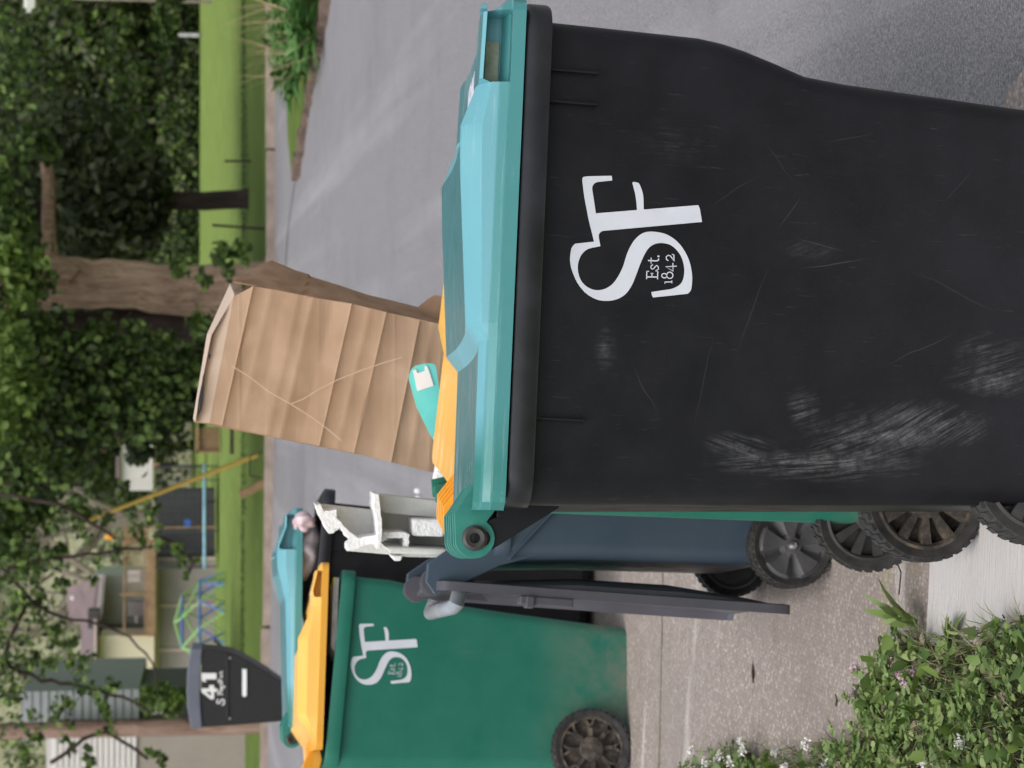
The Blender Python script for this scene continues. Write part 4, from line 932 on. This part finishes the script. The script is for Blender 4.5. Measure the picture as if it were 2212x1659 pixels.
gar = thing('garage', 'pale sided garage at the far left with tan lower wall', 'garage')
GY = 42.0
hbox('wall', gar, M['tan_wall'], GY+.05, 294, 545, 1586, 1760, 6); 
for i in range(9): hbox('wall_panel', gar, M['tan_wall'], GY, 297, 540, 1588+i*14, 1601.8+i*14, .06)
hbox('wall', gar, M['white_sid'], GY+.12, 100, 294, 1570, 1760, 6); siding(gar, M['white_sid'], GY-.05, 110, 294, 1586, 1760, 15)
siding(gar, M['slate_sid'], GY+.8, 50, 300, 1492, 1590, 14); hbox('wall', gar, M['slate_sid'], GY+.9, 45, 300, 1492, 1600, 5)
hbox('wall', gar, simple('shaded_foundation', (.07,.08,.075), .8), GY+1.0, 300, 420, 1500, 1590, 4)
mt = hbox('meter_box', None, M['white'], GY-.1, 328, 371, 1531, 1541, .2); tag(mt, 'small white box mounted on the dark wall beside the utility pole', 'meter box')
sb = thing('foundation_shrub', 'rounded green shrub against the dark wall of the garage', 'shrub')
mb = MB(); c0 = at(440,1520,GY-.6); mb.tube([(c0.x, c0.y, .7), (c0.x, c0.y, 2.6)], .03, 6); part('stem', mb, M['bark_dk'], sb)
leaves('leaves', spray([(325,1515,.28,330,41.2),(345,1495,.2,220,41.2),(370,1515,.26,300,41.2),(395,1500,.2,170,41.2)]), .12, [M['leaf_mid'], M['leaf_lite']], sb)

# utility pole, guard wire
pl = thing('utility_pole', 'weathered reddish wooden utility pole left of the mailbox', 'pole')
PY = 35.5; mb = MB(); pb = at(572,1566,PY); mb.tube([(pb.x, PY, .2), (pb.x, PY, 4), (pb.x+.02, PY, 10)], [.155,.145,.12], 16); part('post', mb, M['pole'], pl, sm=True)
cbp = MB(); path_tube(cbp, [(pb.x+.17, PY-.05, 4.1), (pb.x+.16, PY-.08, 2.6), (pb.x+.3, PY-.1, 2.2), (pb.x+.1, PY-.16, 1.95)], [.012]*4, 6, 4, .01); part('cable', cbp, M['bark_dk'], pl)
gw = thing('guy_wire', 'yellow plastic guard on the slanting guy wire by the far kerb', 'guy wire')
gY = 36.0; a_ = at(568,978,gY); b_ = at(190,1124,gY); top = Vector((pb.x, PY, 10)); 
mb = MB(); mb.tube([a_, b_], [.042,.036], 10); part('guard', mb, simple('yellow_guard', (.62,.42,.10), .5, .1), gw)
mb = MB(); mb.tube([a_-(b_-a_).normalized()*.12, a_+(b_-a_).normalized()*.05], .028, 8); part('anchor_rod', mb, M['steel'], gw)
mb = MB(); mb.tube([b_, b_+(b_-a_)*2.0], .008, 5); part('wire', mb, M['steel'], gw)

# mailbox
MY = 13.3
M['mb_black'] = simple('mailbox_black', (.013,.013,.015), .5, .2, 20, .001, 150)
M['mb_grey'] = simple('mailbox_lid_grey', (.12,.13,.165), .6, .1, 8, .001, 90)
mbx = thing('mailbox', 'black plastic mailbox with grey domed top and house number 41', 'mailbox')
pp = [(435,1403),(489,1408),(505,1412),(520,1419),(539,1429),(579,1453),(612,1477),(700,1500),(880,1500),(880,1548),(700,1552),(612,1558),(500,1567),(435,1571)]
mb = MB(); mb.prism([(p.x, p.z) for p in (at(a, b, MY) for a, b in pp)], MY, MY+.30); part('body', mb, M['mb_black'], mbx, bevel=.006)
pp = [(437,1401),(414,1402),(408,1425),(404,1460),(403,1495),(405,1530),(410,1560),(414,1573),(437,1573),(434,1540),(432,1500),(432,1460),(434,1425)]
mb = MB(); mb.prism([(p.x, p.z) for p in (at(a, b, MY-.012) for a, b in pp)], MY-.012, MY+.312); part('roof', mb, M['mb_grey'], mbx, bevel=.006)
mb = MB(); mb.prism([(p.x, p.z) for p in (at(a, b, MY) for a, b in ((489,1414),(494,1414),(494,1555),(489,1555)))], MY-.008, MY+.01); part('ledge', mb, M['mb_black'], mbx, bevel=.002)
for y_ in (1421, 1552):
    c0 = at(497, y_, MY-.002); mb = MB(); mb.lathe([(.0005,-.006),(.006,-.005),(.009,0)], 10, c=(c0.x, MY-.002, c0.z)); part('screw', mb, M['steel'], mbx)
mb = MB(); n0 = at(528,1500,MY); n1 = at(528,1438,MY); r_ = .0165
pp = [(n0.x+r_*cos(R(a)), n0.z+r_*sin(R(a))) for a in range(90, 271, 20)]+[(n1.x+r_*cos(R(a)), n1.z+r_*sin(R(a))) for a in range(-90, 91, 20)]
mb.prism(pp, MY-.006, MY+.002); part('slot_trim', mb, M['mb_black'], mbx)
pp = [(n0.x+r_*.85*cos(R(a)), n0.z+r_*.85*sin(R(a))) for a in range(90, 271, 20)]+[(n1.x-.02, n1.z-r_*.85), (n1.x-.025, n1.z), (n1.x-.016, n1.z+r_*.85)]
mb = MB(); mb.prism(pp, MY-.009, MY-.006); part('paper_in_slot', mb, M['paper'], mbx)
# digits 4 and 1, block serif numerals, and the script street name, drawn stroke by stroke on the side
def sidepoly(nm, polys, m, strokes=()):
    mb = MB(); k = lambda c: (359.5+c[0]/5.0, 1327+c[1]/5.0)
    for P_ in polys: mb.prism([(p.x, p.z) for p in (at(*k(c), MY-.003) for c in P_)], MY-.004, MY-.001)
    for w, P_ in strokes: ribbon(mb, [(p.x, p.z) for p in (at(*k(c), MY-.003) for c in P_)], w/5/FPX*MY, MY-.004, MY-.001)
    part(nm, mb, m, mbx)
sidepoly('numeral', [[(380,635),(540,635),(540,702),(420,702),(432,728),(395,728),(380,700)], [(462,765),(515,765),(515,800),(545,800),(545,838),(515,838),(515,912),(480,920),(380,840),(380,800),(462,800)]], M['white'])
sidepoly('numeral_counter', [[(428,838),(480,838),(480,882)]], M['mb_black'])
for o in C.objects:
    if o.name == 'numeral_counter': o.location.y = -.0015
sidepoly('street_name', [], M['white'], [(7,[(560,918),(545,935),(548,958),(568,962),(585,940),(598,918),(618,922),(626,948),(615,975),(598,980)]),
   (6,[(556,875),(560,850),(556,815)]),(6,[(556,850),(585,858),(610,866)]),(5,[(582,858),(580,835)]),
   (5,[(588,830),(580,815),(595,805),(606,818),(600,832),(588,830),(605,800)]),(5,[(580,798),(600,795),(604,782)]),(5,[(580,780),(605,785),(625,795),(632,785),(615,772)]),
   (5,[(592,770),(580,757),(596,748),(606,765),(604,742)]),(5,[(552,728),(606,738)]),(5,[(552,708),(606,718)]),(4,[(572,745),(570,700)]),(5,[(592,690),(580,676),(592,664),(606,680),(602,655)]),(5,[(594,650),(578,638),(586,622),(604,634),(604,612)])])

# ------------------------------------------------------------------ things on the far lawn
dome = thing('climbing_dome', 'blue and lime green geometric climbing dome on the far lawn', 'climbing frame')
DYc = 54.0; cX = at(480,1345,DYc).x; r0 = 1.32; dm1 = MB(); dm2 = MB(); hh = 1.18
gB = simple('blue_bar', (.05,.14,.42), .4, .1); gG = simple('lime_bar', (.26,.48,.16), .4, .1)
ringsd = [(1.0, 0.0, 10, 0), (.86, .5, 10, .314), (.55, .85, 5, 0), (0.02, 1.0, 1, 0)]
nodes = [[Vector((cX+r0*k[0]*cos(2*pi*i/k[2]+k[3]), DYc+r0*k[0]*sin(2*pi*i/k[2]+k[3]), 1.08+.14+hh*1.0*k[1]*1.1)) for i in range(k[2])] for k in ringsd]
bi = 0
def bar_(a, b):
    global bi; bi += 1; m_ = MB(); m_.tube([a, b], .028, 6); part('bar', m_, gB if bi % 2 else gG, dome)
for i in range(10):
    bar_(nodes[0][i], nodes[1][i]); bar_(nodes[0][(i+1) % 10], nodes[1][i]); bar_(nodes[1][i], nodes[1][(i+1) % 10])
    bar_(nodes[1][i], nodes[2][(i//2) % 5]);
for i in range(5): bar_(nodes[2][i], nodes[2][(i+1) % 5]); bar_(nodes[2][i], nodes[3][0])
tr = thing('trampoline', 'round trampoline with pale blue rim and dark net under the tree branches', 'trampoline')
TY = 62.0; c0 = at(442,1115,TY); rT = 1.55
mb = MB(); mb.tube([(c0.x+rT*cos(a), TY+rT*sin(a), c0.z) for a in np.linspace(0, 2*pi, 33)], .045, 8, cap=False); part('rim', mb, simple('pale_blue_pad', (.25,.45,.58), .5), tr)
mb = MB(); mb.lathe([(.01, 0), (rT*.95, 0)], 32); mb.v = [(v[0]+c0.x, v[2]+TY, c0.z) for v in mb.v]; part('mat', mb, simple('black_mat', (.03,.03,.035), .6), tr)
for k in range(6):
    a = k*pi/3+.3; mb = MB(); mb.tube([(c0.x+rT*cos(a), TY+rT*sin(a), 1.1), (c0.x+rT*cos(a), TY+rT*sin(a), c0.z+1.5)], .022, 6); part('pole', mb, simple('dark_steel', (.06,.065,.07), .5), tr)
mb = MB()
for k in range(60): a = k*2*pi/60; mb.tube([(c0.x+rT*cos(a), TY+rT*sin(a), c0.z), (c0.x+rT*cos(a), TY+rT*sin(a), c0.z+1.4)], .007, 3, cap=False)
for j in range(10): mb.tube([(c0.x+rT*cos(a), TY+rT*sin(a), c0.z+.14*(j+1)) for a in np.linspace(0, 2*pi, 25)], .006, 3, cap=False)
part('net', mb, simple('net_black', (.02,.02,.025), .7), tr)
hbox('bundle', None, simple('blue_tarp', (.05,.15,.5), .5), 64.5, 398, 412, 1122, 1138, .4); tag(C.objects['bundle'], 'crumpled blue tarp bundle under the deck behind the trampoline', 'tarp')
hbox('dark_shed', None, simple('dark_shed_paint', (.045,.045,.05), .7, .2), 66.2, 340, 476, 1060, 1204, 2.0); tag(C.objects['dark_shed'], 'dark shaded shed wall beneath the deck stairs behind the trampoline', 'shed')  # near-black wall colour holds the shade beneath the deck stairs
w2 = thing('pump_house', 'white rough building with a tin edge seen through the branches behind the trampoline', 'outbuilding')
hbox('wall', w2, M['white_sid'], 78, 258, 330, 915, 1060, 4); hbox('roof', w2, M['roof'], 77.8, 250, 258, 905, 1070, 4.4)
hbox('post', w2, M['deckwood'], 77.6, 330, 345, 1000, 1010, .2)
ws = thing('slatted_shed', 'small brown slatted wood store with a pale post on the far lawn', 'shed')
for i in range(9): hbox('slat', ws, M['deckwood'], 58, 430, 474, 926+i*5.2, 930+i*5.2, .06)
hbox('back', ws, M['bark_dk'], 58.3, 428, 474, 924, 976, .4); hbox('post', ws, M['deckwood'], 57.9, 420, 476, 974, 979, .12); hbox('lintel', ws, M['deckwood'], 57.9, 422, 430, 924, 978, .12)
tb_ = hbox('landscape_timber', None, M['bark_dk'], 47.5, 497, 507, 926, 981, .25); tag(tb_, 'dark timber lying on the far lawn left of the cardboard box', 'timber')
lp_ = MB(); p0 = gnd(580,1038); q0 = at(518,1070,p0.y); lp_.tube([p0, q0], [.09,.085], 4); tag(part('leaning_post', lp_, M['deckwood'], None), 'short brown wooden post leaning on the verge beyond the kerb', 'post')
lv = thing('low_marker_frame', 'thin dark metal frame standing beside the leaning post', 'frame')
pts4 = [(585,1035),(540,1028),(540,985),(572,975)]
for a_, b_ in zip(pts4, pts4[1:]): mb = MB(); mb.tube([at(*a_, 34.2), at(*b_, 34.2)], .012, 5); part('bar', mb, M['bark_dk'], lv)
for (pts, lab) in (([(548,348),(485,348)], 'thin dark stake standing on the lawn edge right of the slim tree'), ([(577,495),(458,486)], 'thin leaning dark rod on the verge beside the maple trunk')):
    Yk = 33.5 if pts[0][0] > 560 else 39; mb = MB(); mb.tube([at(*pts[0], Yk), at(*pts[1], Yk)], .022, 5); tag(part('garden_stake', mb, M['bark_dk'], None), lab, 'stake')
for i, (x0_, y0_, x1_, y1_, lab) in enumerate(((500,1372,500,1460,'long dark log lying on the lawn behind the mailbox'),)):
    p = gnd(536,1440); mb = MB(); mb.tube([at(538,1345,44), at(538,1445,43)], [.07,.05], 7); tag(part('log', mb, M['bark_dk'], None), lab, 'log')
mb = MB(); mb.tube([at(464,1383,50), at(480,1398,49), at(500,1404,48), at(545,1403,46)], [.05,.045,.03,.02], 6); tag(part('slide_rail', mb, M['bark_dk'], None), 'curved dark bar standing by the climbing dome just right of the mailbox', 'play frame')
ln = MB(); a_ = at(385,75,90); ln.tube([(a_.x, 90, 0), (a_.x, 90, a_.z-.4)], .045, 8); lp2 = part('lamp_post', ln, simple('post_grey', (.20,.16,.14), .6), None); tag(lp2, 'slim post with a pale grey head at the wood edge on the right', 'lamp post')
ln = MB(); ln.tube([(a_.x, 90, a_.z-.9), (a_.x, 90, a_.z)], .085, 8); part('lamp_head', ln, simple('pale_grey', (.45,.44,.45), .5), lp2)
bh = MB(); X0, X1, Z0, Z1 = rect(70, 52, 76, -40, 24); bh.box(X0, X1, 70, 70.3, Z0, Z1)
for i in range(3): bh.box(X0, X1+.01, 69.95, 70, Z0+(Z1-Z0)*(.1+.3*i), Z0+(Z1-Z0)*(.25+.3*i))
bo = part('purple_martin_house', bh, M['white'], None); bo.name = 'birdhouse'; tag(bo, 'white boxy birdhouse on a tall pole at the upper right among leaves', 'birdhouse')
bq = MB(); bq.tube([((X0+X1)/2, 70.15, 0), ((X0+X1)/2, 70.15, Z0)], .05, 6); part('pole', bq, M['bark_grey'], bo)
glint_mb = MB(); c0 = at(238,1160,60); glint_mb.tube([c0-Vector((0,0,.16)), c0-Vector((0,0,.06)), c0+Vector((0,0,.1)), c0+Vector((0,0,.16))], [.04,.09,.08,.02], 8)  # shape added for an orange glint, the light put into its amber colour
tag(part('hanging_feeder', glint_mb, simple('amber_plastic', (.8,.33,.03), .25), None), 'small amber feeder hanging in the branches above the deck', 'feeder')
fh = MB(); fh.tube([c0+Vector((0,0,.15)), c0+Vector((0,0,3.5))], .01, 4); part('cord', fh, M['bark_dk'], C.objects['hanging_feeder'])  # cord added along with the glint shape

# ------------------------------------------------------------------ planting bed at the street corner
M['hosta'] = leaf_mat('bed_leaves', [(.05,.13,.03),(.08,.19,.045),(.12,.26,.06),(.17,.32,.10)], .25)
M['straw'] = simple('dry_stalk', (.42,.31,.18), .8, .3, 10)
M['dirt'] = simple('bed_dirt', (.16,.115,.09), .95, .4, 6, .02, 40)
bedp = [(9.5,11.5),(4.95,17.8),(3.95,20.6),(3.25,23.6),(2.72,25.4),(2.68,26.4),(3.3,27.25),(5.5,28.15),(14,28.8)]
bs = sheet('corner_verge', bedp, .05, M['lawn_dk'], 1.0)
ed = MB()
for a_, b_ in zip(bedp[1:], bedp[2:6]):
    L = math.hypot(b_[0]-a_[0], b_[1]-a_[1]); N = int(L/.25)+1
    for i in range(N):
        t = i/N; cxx, cyy = a_[0]+(b_[0]-a_[0])*t, a_[1]+(b_[1]-a_[1])*t; s_ = random.uniform(.05, .11)
        ed.loft([rr(cxx-s_*1.6+.03, cxx+s_*1.6+.03, s_*1.3, s_*.5, z_, 2) for z_ in (-.02, s_*.6, s_*.75)], True, (True, True)) if False else ed.prism([(cxx+s_*1.5*cos(k*pi/3+i), cyy+s_*1.5*sin(k*pi/3+i)) for k in range(6)], gz(cxx, cyy)-.03, gz(cxx, cyy)+.03+s_*.5, 'z')
o = part('stone_edging', ed, M['dirt'], None); tag(o, kind='stuff')
def blade_mesh(name, bases, dirs, lens, wid, m, parent=None, droop=.5, seg=4):
    V = []; Fa = []; n0 = 0
    for b, d, L in zip(bases, dirs, lens):
        b = np.array(b); d = np.array(d, float); d /= np.linalg.norm(d); side = np.cross(d, (0, 0, 1.0)); 
        if np.linalg.norm(side) < 1e-3: side = np.array((1.0, 0, 0))
        side /= np.linalg.norm(side); side = side*cos(.3)+np.cross(side, d)*sin(rng.normal()*.5)
        for k in range(seg+1):
            t = k/seg; p = b+d*L*t; p = p+np.array((d[0], d[1], 0))*L*droop*t*t*.6; p[2] -= droop*L*t*t*.7
            w_ = wid*(1-t**2)*(0.45+1.1*t if t < .5 else 1)*(1 if k < seg else .05)
            V += [p-side*w_, p+side*w_]
            if k: Fa.append((n0+2*k-2, n0+2*k-1, n0+2*k+1, n0+2*k))
        n0 += 2*(seg+1)
    me = bpy.data.meshes.new(name); me.from_pydata([tuple(v) for v in V], [], Fa)
    for x in (m if isinstance(m, list) else [m]): me.materials.append(x)
    me.polygons.foreach_set('use_smooth', [True]*len(me.polygons))
    return link(name, me, parent)
bedspots = [(690,20),(700,70),(690,110),(700,-30),(670,150),(655,60),(650,110),(640,0),(670,0),(650,170),(630,60),(660,-60),(690,-100)]
for i, (x_, y_) in enumerate(bedspots):
    g = gnd(x_, y_); t = thing('bed_plant', 'leafy green perennial clump crowded among its neighbours in the corner bed', 'plant', (0,0,0), group='perennials in the corner bed')
    nb = 70; a = rng.random(nb)*6.28; el_ = rng.random(nb)*.9+.35
    d = np.stack([np.cos(a)*np.cos(el_), np.sin(a)*np.cos(el_), np.sin(el_)], 1); bs_ = np.array(g)+np.stack([rng.normal(size=nb)*.09, rng.normal(size=nb)*.09, np.zeros(nb)+.04+rng.random(nb)*.25], 1)
    blade_mesh('leaves', bs_, d, .22+.22*rng.random(nb), .035, M['hosta'], t, .7)
    if i < 9:
        ns = 6; bs_ = np.array(g)+rng.normal(size=(ns, 3))*[.1,.1,0]; dd = np.stack([rng.normal(size=ns)*.45-.25, rng.normal(size=ns)*.2, np.ones(ns)], 1)
        blade_mesh('dry_stalk', bs_, dd, .75+.45*rng.random(ns), .006, M['straw'], t, .15)

# ------------------------------------------------------------------ weeds in front
M['weed'] = leaf_mat('weed_leaves', [(0.074,0.133,0.037),(0.131,0.218,0.059),(0.213,0.312,0.089),(0.311,0.390,0.148),(0.147,0.234,0.074)], .25, .5)
M['blade'] = leaf_mat('grass_blades', [(0.072,0.115,0.038),(0.121,0.172,0.055),(0.181,0.230,0.087),(0.411,0.345,0.208),(0.121,0.161,0.055)], .2, .6)
M['petal'] = simple('clover_white', (.72,.70,.66), .7, .08, 60); M['pink'] = simple('clover_pink', (.60,.42,.50), .7, .15, 60)
edge = [(2212,1335),(2150,1352),(2100,1368),(2050,1372),(2000,1345),(1975,1372),(1955,1400),(1935,1440),(1905,1480),(1900,1510),(1890,1560),(1870,1590),(1830,1600),(1800,1600),(1770,1640),(1740,1620),(1660,1640),(1640,1600),(1570,1620),(1530,1650),(1500,1690)]
far_ = [(1480,1760),(1480,2300),(2900,2600),(2900,1330)]
wp_ = [gnd(x_, y_) for x_, y_ in edge+far_]
sheet('weedy_ground', [(p.x-.03, p.y) for p in wp_], .022, M['soil'], .4)
def inpoly(x, y, P):
    c = False; n = len(P)
    for i in range(n):
        x1, y1 = P[i].x, P[i].y; x2, y2 = P[i-1].x, P[i-1].y
        if (y1 > y) != (y2 > y) and x < (x2-x1)*(y-y1)/(y2-y1+1e-12)+x1: c = not c
    return c
def scatter(n, xr=(-2.6,-.35), yr=(3.0,7.2)):
    out = []
    while len(out) < n:
        x_, y_ = random.uniform(*xr), random.uniform(*yr)
        if x_ > -.19*y_-.5 and inpoly(x_, y_, wp_): out.append((x_, y_, gz(x_, y_)+.022))
    return np.array(out)
def patch(p, f=1.7, o_=0): return .5+.5*np.sin(p[:, 0]*f*5+o_)*np.cos(p[:, 1]*f*4+1.3*o_+p[:, 0]*3)
# clover: three leaflets on a stalk, gathered in clumps
P0 = scatter(4300); keep = (patch(P0, 1.2, 1) > .28); P0 = P0[keep]; hgt = .02+.055*rng.random(len(P0))*np.clip(patch(P0, 2, 3)+.3, .3, 1.2)
cen = P0.copy(); cen[:, 2] += hgt
tri = []
for k in range(3):
    a = rng.random(len(cen))*.6+k*2.09; tri.append(cen+np.stack([np.cos(a)*.0075, np.sin(a)*.0075, rng.normal(size=len(cen))*.002], 1))
o = leaves('clover', np.concatenate(tri), .0175, M['weed'], None, flat=0, sizevar=.6); tag(o, kind='stuff')
Pb = scatter(900); Pb[:, 2] += .02+.05*rng.random(len(Pb)); o2 = leaves('broad_leaves', Pb, .034, [M['weed'], M['leaf_lite'], M['weed']], None, sizevar=.9); tag(o2, kind='stuff')
Ps = scatter(700); o2 = leaves('dead_thatch', Ps+np.array([0,0,.012]), .03, simple('dry_thatch', (.36,.30,.22), .9, .3, 90), None, sizevar=.9); tag(o2, kind='stuff')
# flatten leaflets to face mostly upward
co = np.empty(len(o.data.vertices)*3); o.data.vertices.foreach_get('co', co); co = co.reshape(-1, 6, 3); cc = co.mean(1, keepdims=True); co = cc+(co-cc)*np.array((1.1, 1.1, .55)); o.data.vertices.foreach_set('co', co.reshape(-1)); o.data.update()
# grass blades
P1 = scatter(19000); k1 = (patch(P1, 1.2, 1) < .62) | (rng.random(len(P1)) < .3); P1 = P1[k1]; n1 = len(P1)
d = np.stack([rng.normal(size=n1)*.5, rng.normal(size=n1)*.5, np.ones(n1)], 1)
o = blade_mesh('grass', P1, d, (.03+.07*rng.random(n1)**2), .0016, M['blade'], None, .5, 3); tag(o, kind='stuff')
# ragged weeds: toothed leaves in rosettes, each a plant
ros = [(1985,1330,.16,'tall toothed weed standing at the sidewalk corner'),(2005,1345,.13,'slim curled weed leaning over the pale sidewalk'),(1930,1480,.12,'bright yellow green weed spilling onto the driveway'),(1900,1530,.10,'low leafy weed at the driveway edge'),(2080,1395,.08,'small lobed weed at the sidewalk edge'),(1950,1600,.10,'broad leafed weed rosette in the middle of the weed patch'),(2150,1500,.10,'pale broad plantain among the clover'),(1900,1640,.10,'leafy weed at the bottom left of the weed patch'),(2060,1560,.09,'low bright weed right of the pink flowers')]
for i, (x_, y_, L_, lab) in enumerate(ros):
    g = gnd(x_, y_); t = thing('weed_plant', lab, 'weed', (0,0,0)); up_ = i < 2
    nb = 8 if up_ else 16; a = rng.random(nb)*6.28; el_ = (rng.random(nb)*.35+1.1) if up_ else rng.random(nb)*.6+.25
    dd = np.stack([np.cos(a)*np.cos(el_)+(.25 if up_ else 0), np.sin(a)*np.cos(el_), np.sin(el_)], 1)
    m_ = M['leaf_lite'] if i in (2, 8) else M['weed']
    for j in range(nb):
        blade_mesh('leaf', [np.array(g)+[0,0,.025]], [dd[j]], [L_*(.45+.4*random.random())], .021 if not up_ else .013, m_, t, .35 if up_ else .6, 7)
    for c_ in [c for c in C.objects if c.parent == t]:
        v_ = c_.data.vertices
        for k in range(2, len(v_)-2):
            if (k//2) % 2: mid_ = (v_[k].co+v_[k^1].co)/2; v_[k].co = mid_+(v_[k].co-mid_)*1.25
# flowers
def flower(px, py, h, m, lab, nm='clover_flower', grp=None):
    g = gnd(px, py); t = thing(nm, lab, 'flower', (0,0,0), group=grp); mb = MB(); top = Vector((g.x+random.uniform(-.015,.015), g.y, g.z+h)); mb.tube([(g.x, g.y, g.z), top], .0011, 4); part('stem', mb, M['blade'], t)
    pts = np.array(top)+rng.normal(size=(70, 3))*[.006,.006,.005]; leaves('petals', pts, .0065, m, t)
for (x_, y_) in ((1560,1625),(1575,1640),(1600,1645),(1660,1625),(1632,1655),(1650,1610),(1720,1612),(1815,1600),(1840,1625),(1830,1645),(2170,1600),(2060,1640),(1590,1655),(1770,1650),(1610,1630)):
    flower(x_, y_, .05+.05*random.random(), M['petal'], 'white clover head on a thin stalk in the weed patch', grp='white clover heads')
for (x_, y_) in ((2010,1446),(2020,1455),(2030,1470),(1985,1448),(1920,1435),(1905,1500),(2000,1420)):
    flower(x_, y_, .05+.03*random.random(), M['pink'], 'small pink clover head among the green weeds', grp='pink clover heads')
# litter and twigs on the paving
lit = MB(); g = gnd(1632,1475); 
leaf_ = blade_mesh('fallen_leaf', [np.array(g)+[0,0,.006],np.array(g)+[.01,0,.007]], [(1,.15,.05),(.9,-.3,.2)], [.06,.035], .006, M['bark_dk'], None, .1); tag(leaf_, 'dark curled leaf lying on the driveway left of the sidewalk', 'leaf')
tw = MB(); g = gnd(1962,1236); tw.tube([g+Vector((-.05,.01,.018)), g+Vector((0,-.01,.02)), g+Vector((.03,.03,.02))], .0016, 4); tag(part('twig', tw, M['bark_dk'], None), 'bent brown twig on the driveway beside the wheels', 'twig')
peb = MB()
for _ in range(70):
    x_, y_ = random.uniform(1700, 2230), random.uniform(-20, 235); g = gnd(x_, y_, gz(.7, 4)); s_ = random.choice([.002,.003,.003,.004,.007]); 
    z_ = gz(g.x, g.y)+.002
    peb.loft([[(g.x+s_*k_*cos(a+x_), g.y+s_*k_*sin(a+x_), z_+h_*s_) for a in np.linspace(0, 2*pi, 7)[:-1]] for k_, h_ in ((1,0),(.9,.6),(.4,.9))], True, (True, True))
o = part('loose_grit', peb, simple('grit', (.34,.32,.30), .9, .6, 90), None); tag(o, kind='stuff')
for (x_, y_, lab) in ((905,1060,'first pale pebble in the row on the asphalt right of the foam'),(906,1077,'middle pale pebble in the row on the asphalt right of the foam'),(902,1088,'last pale pebble in the row, nearest the foam')):
    g = gnd(x_, y_); mb = MB(); mb.tube([g, g+Vector((0,0,.02)), g+Vector((0,0,.03))], [.02,.018,.008], 7); tag(part('pebble', mb, M['white'], None), lab, 'pebble')
